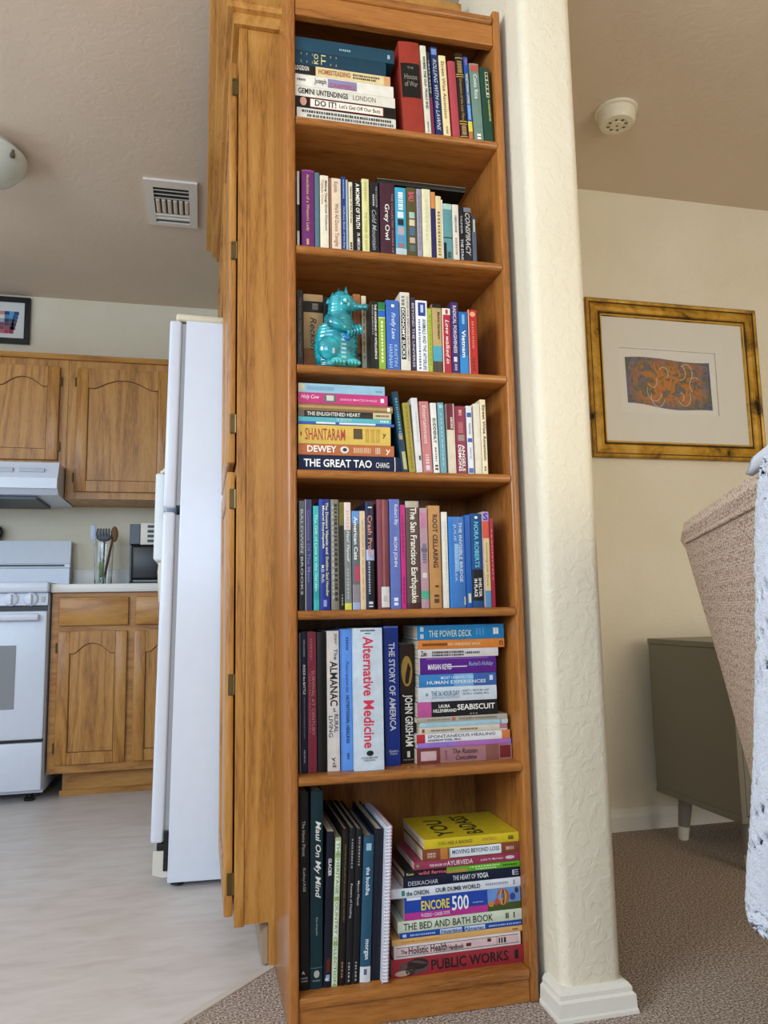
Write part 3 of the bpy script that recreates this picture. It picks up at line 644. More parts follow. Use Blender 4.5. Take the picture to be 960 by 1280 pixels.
# crocheted throw hanging over the near half of the chair back
def plane_pt(x, y, off):
    d = _f + _r*((x-480)/F_PX) - _u*((y-640)/F_PX); P0 = CN + nd*off
    k = (P0-CAM).dot(nd)/d.dot(nd); return CAM + d*k
edge_px = [(960, 574), (955, 600), (951, 650), (951, 720), (953, 800), (951, 880), (950, 950), (947, 1020), (943, 1080), (942, 1120), (946, 1143), (955, 1153)]
eb = [plane_pt(x, y, .028) for x, y in edge_px]
tw = thing('crochet_throw', 'pale blue-white crocheted throw draped over the armchair back', 'throw', (CN.x, CN.y, 0))
def throw_mesh(off, layer):
    bm = new_bm(); nz, nx = 150, 44
    grid = []
    for i in range(nz+1):
        t_ = i/nz*(len(eb)-1); k = min(int(t_), len(eb)-2); p = eb[k].lerp(eb[k+1], t_-k)
        row = []
        for j in range(nx+1):
            w = j/nx*.20
            q = p + ud*w + nd*(off + .010*math.sin(w*55)*(i/nz) + random.uniform(-.0014, .0014))
            q.z += random.uniform(-.001, .001)
            if j == 0: q += ud*random.uniform(-.0025, .0015)
            row.append(bm.verts.new(q-Vector((CN.x, CN.y, 0))))
        grid.append(row)
    for i in range(nz):
        band = layer == 0 and ((38 < i < 66) or (84 < i < 104) or i > 131)
        for j in range(nx):
            if band and ((i//2+(j//3)) % 4 == 0) and (j % 3) != 0 and j > 0 and i < nz-1: continue
            bm.faces.new((grid[i][j], grid[i+1][j], grid[i+1][j+1], grid[i][j+1]))
    return bm
o = obj('throw_layer', throw_mesh(.0, 0), YARN, tw, True, False); md = o.modifiers.new('thick', 'SOLIDIFY'); md.thickness = .006
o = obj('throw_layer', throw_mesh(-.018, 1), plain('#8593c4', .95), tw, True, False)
bm = new_bm()    # part lying over the top of the chair back
rows = []
for t_ in range(9):
    a = math.pi*t_/8; rows.append((.468-.08+.088*math.cos(a)-.0, .928+.044*math.sin(a)+.0))
g = []
R3 = Matrix.Rotation(th_, 3, 'Z')
for y_, z_ in rows:
    g.append([bm.verts.new(R3 @ Vector((-.262-.20*j/10, y_, z_)) + base - Vector((CN.x, CN.y, 0))) for j in range(11)])
for a, b in zip(g, g[1:]):
    for j in range(10): bm.faces.new((a[j], b[j], b[j+1], a[j+1]))
o = obj('throw_fold', bm, YARN, tw, True); md = o.modifiers.new('thick', 'SOLIDIFY'); md.thickness = .008; md.offset = 1

# ------------------------------------------------------------------ books
WT, BK, GD = '#f2efe6', '#141414', '#c9a34a'
def text_mesh(s, bold=False, shear=0.0):
    cu = bpy.data.curves.new('t', 'FONT'); cu.body = s; cu.resolution_u = 2; cu.offset = .018 if bold else 0.004; cu.shear = shear
    o = bpy.data.objects.new('t', cu); me = bpy.data.meshes.new_from_object(o)
    bpy.data.objects.remove(o); bpy.data.curves.remove(cu)
    vs = [v.co.copy() for v in me.vertices]; fs = [list(p.vertices) for p in me.polygons]
    bpy.data.meshes.remove(me); return vs, fs
MARKS = '|'       # text made only of bars: illegible small print
def arc_y(x, t, bulge):
    u = (2*x/t-1); return bulge*u*u
def build_book(root, h, t, d, col, kind, texts, bands):
    """upright book in local space: spine plane y=0 facing -Y, x 0..t, z 0..h, depth y 0..d"""
    hard = kind == 'h'
    bulge = min(.0022, t*.10) if hard else min(.0012, t*.05)
    c = .0024 if hard else .0006
    c = min(c, t*.22); n = 6
    bm = new_bm()
    outer = [(0, d)] + [(t*k/n, arc_y(t*k/n, t, bulge)) for k in range(n+1)] + [(t, d)]
    inner = [(t-c, d), (t-c, bulge+c)] + [(c, bulge+c), (c, d)]
    prism(bm, outer+inner, 'z', 0, h)
    cloth = hard and (int(h*1000) % 3 == 0)
    obj('cover', bm, cover_mat(col, cloth), root, True)
    e = .0035 if hard else .0003
    bobj('page_block', PAGES, root, (c+.0002, t-c-.0002, bulge+c+.0002, d-e-.0004, e, h-e))
    for b in bands:
        a0, a1 = b[0], b[1]; xa, xb, bc_ = (0.0, 1.0, b[2]) if len(b) == 3 else (b[2], b[3], b[4])
        if len(b) > 5:      # oval patch
            bm = new_bm(); cx, cz, rx, rz = t*(xa+xb)/2, h*(1-(a0+a1)/2), t*(xb-xa)/2, h*(a1-a0)/2
            ring = [(cx+rx*math.cos(k*math.pi/10), cz+rz*math.sin(k*math.pi/10)) for k in range(20)]
            bm.faces.new([bm.verts.new((x_, arc_y(x_, t, bulge)-.0004-.00003*bands.index(b), z_)) for x_, z_ in ring])
            obj('spine_band', bm, cover_mat(bc_), root); continue
        bm = new_bm(); m = 5; g = []
        for zz in (h*(1-a1), h*(1-a0)):
            g.append([bm.verts.new((t*(xa+(xb-xa)*k/m), arc_y(t*(xa+(xb-xa)*k/m), t, bulge)-.00022-.00003*bands.index(b), zz)) for k in range(m+1)])
        for k in range(m): bm.faces.new((g[0][k], g[0][k+1], g[1][k+1], g[1][k]))
        o = obj('spine_band', bm, cover_mat(bc_), root)
    if texts:
        bm = new_bm(); mats = []
        for tx in texts:
            s, a, b, xc, hf, tc = tx[:6]; fl = tx[6] if len(tx) > 6 else ''
            if tc not in mats: mats.append(tc)
            mi = mats.index(tc)
            if set(s) == {MARKS}:      # rows of unreadable small print: short bars
                L = len(s); vs, fs = [], []; rr = random.Random(L*7+int(a*99)); x = 0
                for k in range(L):
                    w = rr.uniform(.4, .9); vs += [Vector((x, 0, 0)), Vector((x+w, 0, 0)), Vector((x+w, 1, 0)), Vector((x, 1, 0))]; fs.append([len(vs)-4, len(vs)-3, len(vs)-2, len(vs)-1]); x += w+rr.uniform(.2, .5)
            else: vs, fs = text_mesh(s, 'b' in fl, .3 if 'i' in fl else 0)
            if not vs: continue
            x0 = min(v.x for v in vs); x1 = max(v.x for v in vs); y0 = min(v.y for v in vs); y1 = max(v.y for v in vs)
            up = 'u' in fl             # upright lettering across the spine
            def put(v):
                u = (v.x-x0)/(x1-x0); w = (v.y-y0)/max(1e-6, y1-y0)
                if up: X = t*(xc-hf/2+hf*u); Z = h*(1-b+(b-a)*w)
                elif 'r' in fl: X = t*(xc+hf/2-hf*w); Z = h*(1-b+(b-a)*u)
                else: X = t*(xc-hf/2+hf*w); Z = h*(1-a-(b-a)*u)
                return (X, arc_y(X, t, bulge)-.0007, Z)
            bv_ = [bm.verts.new(put(v)) for v in vs]
            for f in fs:
                try: q = bm.faces.new([bv_[i] for i in f]); q.material_index = mi
                except ValueError: pass
        me = bpy.data.meshes.new('spine_lettering'); bm.to_mesh(me); bm.free()
        for m in mats: me.materials.append(plain(m, .5))
        o = bpy.data.objects.new('spine_lettering', me); COL.objects.link(o); o.parent = root; o['kind'] = 'stuff'
NAMES = {'h': ('hardcover_book', 'book'), 'p': ('paperback_book', 'book'), 'x': ('puzzle_box', 'puzzle box'), 'k': ('card_deck_box', 'card box')}
SH = ['top shelf', 'second shelf down', 'third shelf down', 'fourth shelf down', 'fifth shelf down', 'sixth shelf down', 'bottom shelf']
def line_y(x, Y, z):
    a, b = px((0, Y, z)), px((.5, Y, z)); return a[1]+(x-a[0])/(b[0]-a[0])*(b[1]-a[1])
def upright(si, rows, lean=0.0):
    z = SHELF[si]+.0004; last = -9
    for r_ in rows:
        x0, x1, yt, col, kind, look, texts, bands = r_[:8]; o_ = r_[8] if len(r_) > 8 else {}
        Y = o_.get('Y', .010); le = o_.get('lean', lean); d = o_.get('d', .19 if kind == 'h' else .145)
        X0 = at(x0, line_y(x0, Y, z), Y=Y).x+.0003; X1 = at(x1, line_y(x1, Y, z), Y=Y).x-.0003
        X0 = max(X0, last+.0004, TH+.0008); X1 = min(X1, W-TH-.0008); t = (X1-X0)*math.cos(R(le))
        last = X1
        xt = o_.get('xt', (x0+x1)/2); h = (at(xt, yt, Y=Y).z - z)/math.cos(R(le))
        nm, cat = NAMES[kind]
        lx = X0 if le >= 0 else X1
        g = thing(nm, look+' on the '+SH[si], cat, (lx, Y, z), (0, R(-le), 0), 'books standing on the '+SH[si])
        hold = g
        if le < 0:    # rests on its lower right corner: shift parts left by the thickness
            pass
        build_book(g, h, t, min(d, D-.02-Y), col, kind, texts, bands)
        if le < 0:
            for c in g.children: c.location.x -= t
def stack(si, rows, z0=None, Y=.012, gap=.0004):
    """rows from the bottom up: (xL, xR, yTop at left end, colour, kind, look, texts, bands)"""
    z = SHELF[si]+.0004
    for r_ in rows:
        xl, xr, yt, col, kind, look, texts, bands = r_[:8]; o_ = r_[8] if len(r_) > 8 else {}
        Yb = o_.get('Y', Y); xm = max(xl, 374)
        zt = at(xm, yt, Y=Yb).z; t = max(.0035, zt-z)
        XA = max(at(xl, yt, Y=Yb).x, TH+.001); XB = min(at(xr, line_y(xr, Yb, z), Y=Yb).x, W-TH-.001)
        nm, cat = NAMES[kind]
        g = thing(nm, look+' on the '+SH[si], cat, (XB, Yb, z), (0, R(-90), 0), 'books stacked on the '+SH[si])
        build_book(g, XB-XA, t-gap, o_.get('d', .15), col, kind, texts, bands); z += t
    return z
L = '|'
# ---- top shelf
stack(0, [
 (371, 495, 133, '#d9d4c6', 'p', 'thin white magazine with black print, lowest in the stack', [('|'*38, .05, .95, .70, .22, '#3a3836'), ('|'*34, .10, .97, .36, .2, '#55524c')], [], {'d': .2}),
 (369, 495, 119, '#17120f', 'p', 'black paperback with a white title panel framed in red', [('DO IT!', .19, .40, .52, .55, BK, 'b'), ("Let's Get Off Our Buts", .43, .84, .5, .36, '#2a2320')], [(.14, .875, .1, .90, '#a32a2a'), (.148, .867, .15, .85, '#f1ead9'), (.045, .11, .15, .95, '#c58f80', 'e')]),
 (369, 494, 106, '#e2dccb', 'p', 'white paperback with bold black title above the black one', [('GEMINI UNTENDINGS', .03, .52, .5, .55, '#1b1b22', 'b'), ('LONDON', .57, .80, .5, .5, '#8a7a70')], []),
 (369, 492, 91.5, '#e6e1d2', 'p', 'cream paperback with a purple picture title block', [('Joseph', .19, .31, .5, .6, '#2a2430'), ('CAMPBELL', .34, .61, .35, .35, '#a8556a', 'b'), (L*5, .02, .10, .5, .2, '#333333')], [(.325, .62, .12, .9, '#8e86a8')]),
 (369, 488, 79.5, '#e3cd97', 'p', 'tan paperback with dark left end and reddish title', [('LOGSDON', .0, .14, .6, .5, WT), ('HOMESTEADING', .24, .57, .5, .55, '#a4613a', 'b'), (L*14, .60, .88, .62, .2, '#4a3c2a'), (L*12, .60, .84, .32, .18, '#4a3c2a')], [(0, .21, '#1d1a18'), (.93, 1, '#d8a070')]),
 (369, 482.5, 61.5, '#163a4c', 'h', 'dark teal hardcover with gilt upright lettering', [('| | ||', .06, .22, .5, .7, '#8c8a5a'), ('KO', .20, .25, .5, .7, '#d8c98a', 'u'), ('TI', .28, .33, .5, .7, '#d8c98a', 'u'), ('| |', .38, .45, .5, .7, '#a08f52')], [], {'d': .2}),
 (369, 492.7, 44.5, '#1b4456', 'h', 'thick dark teal hardcover on top of the stack', [(L*6, .44, .55, .4, .14, '#9fb3b8'), ('I', .93, .955, .4, .3, '#9fb3b8')], [], {'d': .22}),
])
upright(0, [
 (505, 531.3, 51.7, '#9c3529', 'h', 'thick red cloth hardcover with a black spine panel', [('THE', .28, .305, .5, .3, '#8a8578', 'u'), ('House', .36, .42, .5, .62, '#8a8578', 'u'), ('of War', .44, .50, .5, .62, '#8a8578', 'u')], [(.24, .62, .04, .96, '#171412')], {'d': .2, 'xt': 505}),
 (532.2, 539.7, 58.3, '#ddd8c2', 'p', 'slim white paperback with black capitals', [('WHERE THE OLD TRAILS END', .12, .72, .55, .42, '#26261f', 'b'), (L*5, .86, .97, .5, .2, '#555555')], []),
 (540, 543.9, 66.7, '#2c3038', 'p', 'very thin dark book with a plum lower half', [('|'*9, .1, .5, .5, .4, '#9aa0a8')], [(.55, 1, '#7d2f52')]),
 (545.3, 553.8, 60, '#1d2e5c', 'p', 'navy paperback with pale italic title', [('ROLLING WITH the LAWNS', .14, .94, .5, .55, '#c9cfd6', 'i')], [(.02, .09, .1, .9, '#6f8fc0')]),
 (555, 564, 70.8, '#eed9a4', 'p', 'pale yellow paperback with brown title', [('Street Wise Ascension', .07, .78, .5, .45, '#6a4a34'), (L*5, .87, .96, .5, .25, '#8a7a5a')], []),
 (566.3, 575.8, 77.5, '#b0454c', 'h', 'plain rose red cloth hardcover', [], []),
 (576.3, 586, 68, '#241c16', 'h', 'black hardcover with gold bands and lettering', [('Dreamers of the Lost Plain', .30, .78, .5, .35, '#b08f58'), ('|'*9, .09, .23, .5, .6, '#b08f58'), ('|'*8, .84, .95, .5, .6, '#b08f58')], [(.05, .06, GD), (.245, .255, GD), (.27, .28, GD), (.79, .80, GD), (.82, .83, GD), (.965, .975, GD)]),
 (586.7, 592, 72.5, '#2450a0', 'p', 'slim blue paperback with yellow title and red foot', [('VEGETARIAN LIVING', .2, .57, .5, .6, '#dfe07a', 'b'), ('NEW', .03, .10, .5, .5, '#c98ab0')], [(.58, .76, .15, .85, '#7aa0d8'), (.78, .90, '#e2cf3c'), (.90, 1, '#c8723a')]),
 (593.3, 605.3, 80.8, '#6f8a7c', 'p', 'grey green guidebook with red top and white lettering', [('Costa Rica', .14, .46, .55, .4, WT), ('||', .91, .98, .5, .4, WT)], [(.0, .015, '#9a8a80'), (.02, .105, .1, .95, '#b8584c')]),
 (606.3, 618.5, 85.8, '#1f4434', 'h', 'dark green book with a boxed title beside the right panel', [('|'*6, .07, .39, .68, .22, '#1c2a20'), ('GARDENS', .43, .72, .72, .2, '#d8cf6a', 'b')], [(.06, .40, .52, .84, '#dfe0b8')]),
], 2.3)
# ---- second shelf
upright(1, [
 (371.4, 374.6, 213.9, '#b9b3a0', 'p', 'thin pale book sliver against the left panel', [], [(.45, .8, '#1c1a18')]),
 (377.5, 393.5, 212.4, '#6a2a66', 'h', 'purple hardcover with gold lettering', [('Anecdotes of a Western Lady', .06, .80, .45, .3, '#d6ad6a'), (L*4, .9, .97, .45, .2, '#d6ad6a')], [(0, .02, '#8a4a86')]),
 (394, 400, 215.7, '#52707a', 'h', 'plain slate teal slim book', [], []),
 (400.5, 411.3, 219.4, '#e6dac0', 'p', 'cream book with black title and red author', [('Making Things Grow Outdoors', .07, .76, .68, .3, '#20222c', 'b'), ('Thalassa Cruso', .06, .40, .28, .28, '#b8604a')], []),
 (412.8, 427, 222.9, '#e4cdb0', 'p', 'cream paperback with brown edge and brown title', [('Kumin', .05, .20, .55, .35, '#8a6a5a'), ("We'll All Dance Tonight", .36, .96, .55, .45, '#8a6a5a')], [(0, 1, 0, .16, '#8a5a48')]),
 (427.5, 433, 221, '#1f3d7a', 'p', 'slim navy book with pale lettering', [('Wellness Book of the Day', .4, .98, .5, .5, '#c5cfe0'), (L*10, .04, .30, .5, .3, '#8fa3cc')], []),
 (433, 435.8, 224.8, '#9fb0bc', 'p', 'very thin pale blue book', [], []),
 (436.5, 441.6, 227.7, '#e2d5b0', 'p', 'slim cream book with small black title', [('History of the Forest', .07, .6, .55, .55, '#26221c', 'b'), (L*4, .88, .98, .5, .5, '#26221c')], []),
 (442.4, 452.6, 226.3, '#191513', 'p', 'black book with white capitals', [('A MOMENT OF TRUTH', .04, .68, .55, .5, WT, 'b'), ('DR. AMERICAN', .74, .98, .6, .35, WT)], []),
 (453.3, 462.4, 223.8, '#dcd896', 'p', 'pale yellow green paperback', [('THE POWER OF NOW', .46, .97, .5, .4, '#a8a050'), (L*8, .05, .3, .5, .3, '#b5ad62')], []),
 (463.5, 474.5, 227.7, '#1c1d22', 'p', 'black paperback with flowing pale title', [('Cold Mountain', .40, .96, .45, .5, '#9fa3a8', 'i'), ('THE COLLECTOR', .06, .36, .75, .18, '#b8b8b8'), (L*5, .18, .34, .4, .18, '#b8b8b8')], []),
 (476, 495, 229, '#43202e', 'h', 'dark plum book with large white title', [('Grey Owl', .30, .80, .42, .38, WT), ('THE COLLECTED WORKS OF', .14, .98, .82, .12, '#a88a92')], []),
 (495.2, 509, 234.7, '#3aa3c4', 'p', 'bright cyan guidebook with photo patches', [('|'*8, .07, .33, .5, .45, WT)], [(.36, .45, .2, .75, '#dfe8ea'), (.47, .56, .2, .75, '#2c2830'), (.58, .70, .2, .8, '#b0a0a8'), (.72, .80, .2, .75, '#6a88b0'), (.82, .89, .2, .75, '#a06a72'), (.90, 1, '#b8c8c8')]),
 (509.5, 522, 234.7, '#564d28', 'p', 'olive guidebook with pink title and photo patches', [('BALI', .07, .20, .5, .55, '#e0587a', 'b')], [(.36, .45, .25, .8, '#a8c4bc'), (.47, .56, .25, .8, '#d8c8a8'), (.58, .70, .25, .8, '#4a6a88'), (.73, .81, .25, .8, '#c0b0a0'), (.84, .93, .25, .8, '#5a6a70')]),
 (522.3, 528.3, 236.3, '#9c98a8', 'p', 'slim lilac grey book', [(L*12, .1, .9, .5, .2, '#7d7a88')], []),
 (529, 540, 236.7, '#e2dcb6', 'p', 'plain cream book with faint lettering', [(L*10, .15, .75, .5, .2, '#cfc8a0')], []),
 (540.3, 546, 240.3, '#28265a', 'p', 'slim navy book with an orange top', [], [(0, .25, '#d08a50')]),
 (546.3, 553.3, 245.3, '#e2d2a0', 'p', 'slim tan book with dark marks', [(L*14, .25, .95, .5, .45, '#8a7a4a')], []),
 (553.3, 555.2, 250, '#dedbd0', 'p', 'white pamphlet', [], []),
 (555.4, 566.6, 255, '#5d9396', 'p', 'teal landscape covered book with dark foot', [('|'*6, .86, .97, .6, .4, '#24302c')], [(0, .1, '#a9c4b8'), (.6, .62, '#20302f'), (.7, 1, 0, .3, '#141c1c')]),
 (567, 575, 256, '#ddd5c4', 'p', 'off white book with violet marks', [('|'*10, .2, .5, .5, .3, '#7a6a88'), ('|'*8, .6, .9, .5, .3, '#a8887a')], []),
 (575.6, 581, 259, '#17161c', 'p', 'slim black book with upright white capitals', [('THUNDER', .16, .5, .5, .5, '#b8b8c0'), ('THE STAG', .6, .98, .5, .6, '#d0d0d4', 'b')], []),
 (581.4, 590.8, 260, '#222228', 'p', 'black book with slanted silver capitals', [('CONSPIRACY', .1, .9, .5, .65, '#b8b4ac', 'bi')], [(0, .08, '#77767c')]),
 (591.2, 596.5, 270, '#3a3d46', 'p', 'dark grey book at the right end of the row', [], [(.08, .35, .3, .8, '#b8b4a4'), (.35, 1, '#55606e')]),
])
# black book lying flat on top of the row
pA = at(471, 222, Y=.014); pB = at(582, 240.5, Y=.014)
zf = max(at(484, 229, Y=.010).z, at(502, 234.7, Y=.010).z)+.0012
fb = thing('hardcover_book', 'thin black book lying flat across the row on the second shelf down', 'book', (pB.x, .014, zf), (0, R(-90), 0), 'books stacked on the second shelf down')
build_book(fb, pB.x-pA.x, .0115, .16, '#15140f', 'h', [('|'*16, .05, .95, .9, .08, '#8d8a80')], [(0, 1, .86, 1.0, '#77756a')])
# ---- third shelf
upright(2, [
 (372, 379, 362.4, '#1f1b18', 'p', 'black book with grey lettering at the left panel', [('The Love Songs of Sappho', .1, .9, .5, .45, '#6d6860')], [], {'Y': .012}),
 (379.7, 404.5, 368, '#c09a6c', 'p', 'thick tan paperback with a black band', [('Reckon', .30, .72, .5, .32, '#3a2418', 'i'), ('|'*5, .12, .2, .6, .3, '#8d8578')], [(.09, .235, '#1c1714'), (.70, 1, '#a86a34')], {'Y': .055}),
 (405, 414, 371, '#15120f', 'p', 'black book behind the figurine', [], [], {'Y': .055}),
 (414.5, 433, 374, '#2a2622', 'h', 'dark brown book hidden behind the figurine', [], [], {'Y': .055}),
 (433.5, 441.8, 370, '#7f8488', 'p', 'silver grey book right behind the figurine', [(L*8, .3, .8, .5, .3, '#4f5458')], [], {'Y': .055}),
 (442.4, 452, 367.8, '#a8663a', 'p', 'rust brown book with dark foot', [(L*10, .1, .5, .5, .25, '#8a4a28')], [(.74, 1, '#3a2a22'), (.78, .86, .1, .9, '#8d7a68')], {'Y': .056}),
 (453, 459, 370, '#e4d5b4', 'p', 'slim cream book with orange marks', [(L*8, .1, .8, .5, .35, '#c08a5a')], [], {'Y': .056}),
 (459.5, 473.5, 376, '#1d1b18', 'p', 'black paperback with narrow white capitals', [('THE AWAKENING OF INTELLIGENCE', .05, .86, .66, .3, WT, 'b'), (L*14, .06, .5, .25, .18, '#8a8478')], []),
 (474, 482.8, 378, '#8fae3a', 'p', 'lime green book with blue and dark green top', [('|'*12, .28, .9, .5, .3, '#dfe8b0')], [(0, .11, '#1f7a44'), (.12, .22, '#2463b8'), (.225, .24, '#d8e0c0')]),
 (484, 500.6, 375.5, '#3b68b4', 'p', 'medium blue paperback with white script', [('Firefly Lane', .18, .56, .5, .4, '#dfe6f0', 'i'), ('KRISTIN', .64, .95, .68, .25, '#a8c4e8'), ('HANNAH', .64, .97, .3, .28, '#a8c4e8')], [(.06, .1, .4, .62, WT)]),
 (501.7, 514, 365.6, '#d9d5c6', 'p', 'white paperback with a black title strip', [('ECONOMY SUCKS', .21, .84, .3, .3, WT, 'b'), ('GUIDES FOR SPIRITUAL DEVELOPMENT', .05, .88, .78, .2, '#5a564c'), ('|'*3, .05, .17, .3, .3, '#7a766c')], [(.195, .86, .08, .54, '#181818')]),
 (515, 520.8, 372, '#3a2c44', 'p', 'slim dark violet book with white lettering', [('BEYOND THE UNIVERSE', .08, .95, .5, .5, '#cfc8d4')], []),
 (521.3, 536, 375.8, '#eef0f2', 'p', 'white paperback with a blue picture at the top', [('ANIMALS AND THE AFTERLIFE', .26, .98, .7, .3, '#2a2f5a'), (L*20, .27, .97, .28, .16, '#6a6f80')], [(.03, .22, .2, .85, '#2c3f8e'), (.06, .17, .42, .66, '#b8cdea')]),
 (536.3, 541.6, 385.6, '#a9b83a', 'p', 'slim yellow green book', [(L*12, .1, .9, .5, .3, '#8a9a24')], []),
 (542, 553.8, 380, '#b89e6a', 'p', 'tan book with black top and blue picture foot', [('Michel Standaert', .12, .52, .7, .28, '#2a2218', 'b')], [(0, .06, '#1c1814'), (.62, .84, '#4f9fb4'), (.84, 1, '#4a4438')]),
 (554.4, 565, 385.6, '#b02a3e', 'p', 'crimson book with a white top and white edge', [('Love walked in', .18, .86, .6, .45, WT, 'i')], [(0, .1, '#efe4d4'), (.02, .09, .42, .72, '#a03a30'), (0, 1, 0, .12, '#e8d2b8')]),
 (565.5, 575, 378, '#3f2b62', 'p', 'dark purple paperback with pale capitals', [('RADICAL FORGIVENESS', .05, .72, .5, .45, '#d9cfe0', 'b'), (L*4, .87, .96, .5, .3, '#b8a8c8')], [(.77, .84, .25, .7, '#d8d4e0')]),
 (575.6, 586.6, 390, '#1e66a8', 'p', 'blue travel guidebook with white title', [('Vietnam', .30, .74, .5, .45, WT, 'b')], [(.04, .2, .35, .65, '#7db0dc'), (.7, 1, '#2f86c8')]),
 (587.2, 598.4, 387.5, '#b62a26', 'p', 'bright red book at the right end', [(L*12, .18, .6, .5, .25, '#d86a5a'), ('|'*4, .75, .95, .5, .3, '#7d1a18')], [(.03, .11, .2, .85, '#e2a07a', 'e'), (0, 1, 0, .1, '#d9b8a0')]),
])
# ---- fourth shelf
stack(3, [
 (373, 503, 567.8, '#16203f', 'h', 'navy hardcover with large white capitals at the stack bottom', [('THE GREAT TAO', .05, .70, .48, .52, WT, 'b'), ('CHANG', .74, .87, .42, .36, WT)], [(.925, .932, WT)], {'d': .2}),
 (373, 492.8, 553.8, '#b8693a', 'p', 'orange paperback with white capitals', [('DEWEY', .09, .39, .55, .6, WT, 'b'), ('|'*9, .57, .75, .5, .5, '#d8a884'), ('|||', .80, .85, .5, .6, '#d8b89c'), ('y', .91, .96, .4, .5, WT)], [(.43, .52, .2, .85, '#e6e0d6', 'e'), (.455, .50, .35, .7, '#3a3a44', 'e')]),
 (373, 488.4, 529.5, '#d8b656', 'p', 'thick golden paperback with tall red capitals', [('SHANTARAM', .07, .50, .5, .62, '#a8332a', ''), ('|||', .72, .76, .5, .7, '#c0983c'), ('|||', .78, .82, .5, .7, '#c0983c'), ('|||', .84, .88, .5, .7, '#c0983c'), ('y', .91, .95, .5, .25, '#3a2a1a')], [(.59, .69, .3, .85, '#5a4a2c'), (.02, .035, .4, .6, '#a8332a')]),
 (373, 492.8, 526, '#3f5aa8', 'p', 'very thin blue and white booklet', [], [(.18, .38, .3, 1, '#e2e6ea'), (.42, .80, .3, 1, '#d6dee6')]),
 (373, 489, 520, '#58b0b8', 'p', 'thin aqua paperback', [('THE GENTLE STORY', .40, .57, .5, .6, '#c8e6e8'), (L*5, .88, .97, .5, .4, '#dff0f0')], []),
 (373, 489, 512, '#2c2a28', 'p', 'black paperback with white serif title and tan end', [('THE ENLIGHTENED HEART', .09, .66, .5, .62, '#d8d4c8', 'b'), ('|'*8, .83, .97, .5, .3, '#5a4c30')], [(.80, 1, '#cfc098'), (0, .06, '#6a6258')]),
 (373, 491, 503, '#8d6c48', 'h', 'brown and gold book with a white tab', [], [(0, 1, .35, .7, '#b8935e'), (.94, .97, .2, .8, '#efe9dc')]),
 (373, 484.5, 489.7, '#c43a78', 'p', 'hot pink paperback with white script', [('Holy Cow', .03, .23, .55, .5, '#f0dce0', 'i'), ('SARAH MACDONALD', .46, .88, .45, .2, '#f0c0d4')], [(.28, .42, .15, .9, '#6a6a68'), (.31, .39, .3, .8, '#cfcac0'), (.92, .96, .3, .7, '#f2e2e6')]),
 (373, 481, 478, '#93bccf', 'p', 'pale blue paperback topmost in the left stack', [('|'*14, .10, .40, .5, .4, '#7aa4ba'), (L*5, .89, .97, .4, .2, '#6f98b0')], [(0, .07, .1, .95, '#c8c0a8')]),
])
upright(3, [
 (502.9, 510.5, 489.7, '#16384c', 'p', 'tall dark teal illustrated book leaning on the stack', [('|'*14, .08, .55, .5, .4, '#4f8fa0')], [(.52, .60, .2, .8, '#a8927a'), (.75, .97, .3, .9, '#b9b27a')], {'lean': 6.3, 'xt': 491, 'd': .16}),
 (511.7, 520, 503.7, '#a5943a', 'p', 'olive yellow leaning paperback', [(L*16, .05, .95, .5, .25, '#857520')], [], {'lean': 4.6, 'xt': 506}),
 (520.8, 528.8, 497.5, '#d9d9d6', 'p', 'plain white leaning book with a small dark mark', [(L*12, .2, .6, .6, .12, '#b0b0ae'), ('|', .78, .84, .7, .3, '#3a3a3a')], [], {'lean': 3.2, 'xt': 517}),
 (529.5, 541.3, 502, '#c47a78', 'p', 'salmon pink paperback with white lettering', [('Entertainment', .06, .60, .5, .42, '#ecd6d2'), ('|'*4, .75, .88, .5, .4, '#e2c2be')], [(.90, .97, .3, .75, '#d8d0d8')], {'lean': 2.4, 'xt': 530}),
 (542.5, 550, 503.7, '#e6e3da', 'p', 'white paperback with a black title block', [('SUDDENLY', .22, .58, .5, .5, '#23211e', 'b'), (L*6, .64, .84, .5, .2, '#555550'), ('||', .89, .96, .5, .5, '#23211e')], [], {'lean': 1.8, 'xt': 541}),
 (551, 558.8, 503.3, '#6fa0ac', 'p', 'light steel blue slim book', [(L*12, .15, .9, .5, .2, '#9cc4cc')], [(.03, .08, .2, .8, '#a8ccd4')], {'lean': 1.4, 'xt': 550}),
 (561, 571, 504.7, '#d9ccb2', 'p', 'cream book with torn maroon upper half', [('|'*6, .2, .36, .6, .3, '#d8c8b0')], [(0, .38, .0, .85, '#6a1a34')], {'lean': .7}),
 (571.7, 584.5, 507.8, '#8d2f48', 'p', 'wine red paperback with white lettering foot', [('ANGELS', .58, .97, .68, .3, WT, 'b'), ('DEMONS', .58, .97, .32, .3, WT, 'b'), ('|'*3, .06, .14, .5, .3, '#d8a890'), ('|'*8, .24, .4, .5, .5, '#b86a68')], [(.43, .52, .2, .85, '#9a8478')], {'lean': .6}),
 (585.8, 593, 507.5, '#dedfe2', 'p', 'slim white book with blue marks', [('|'*8, .26, .42, .5, .3, '#8a8f98'), (L*8, .62, .78, .5, .2, '#9a9fa8')], [(.1, .17, .1, .9, '#3c5aa0'), (.48, .54, .1, .9, '#3c5aa0'), (.92, .99, .1, .9, '#4a6ab0')], {'lean': .6}),
 (594.7, 603, 505, '#e0d6c0', 'p', 'cream book with curled cover', [], [], {'lean': .5}),
 (603.4, 610.6, 499.7, '#e8d9b4', 'p', 'pale cream paperback with brown title at the right end', [('Street Wise Ascension', .07, .82, .6, .5, '#4a3426', 'b'), ('||', .90, .96, .5, .3, '#7a6a50')], [], {'lean': .5}),
])
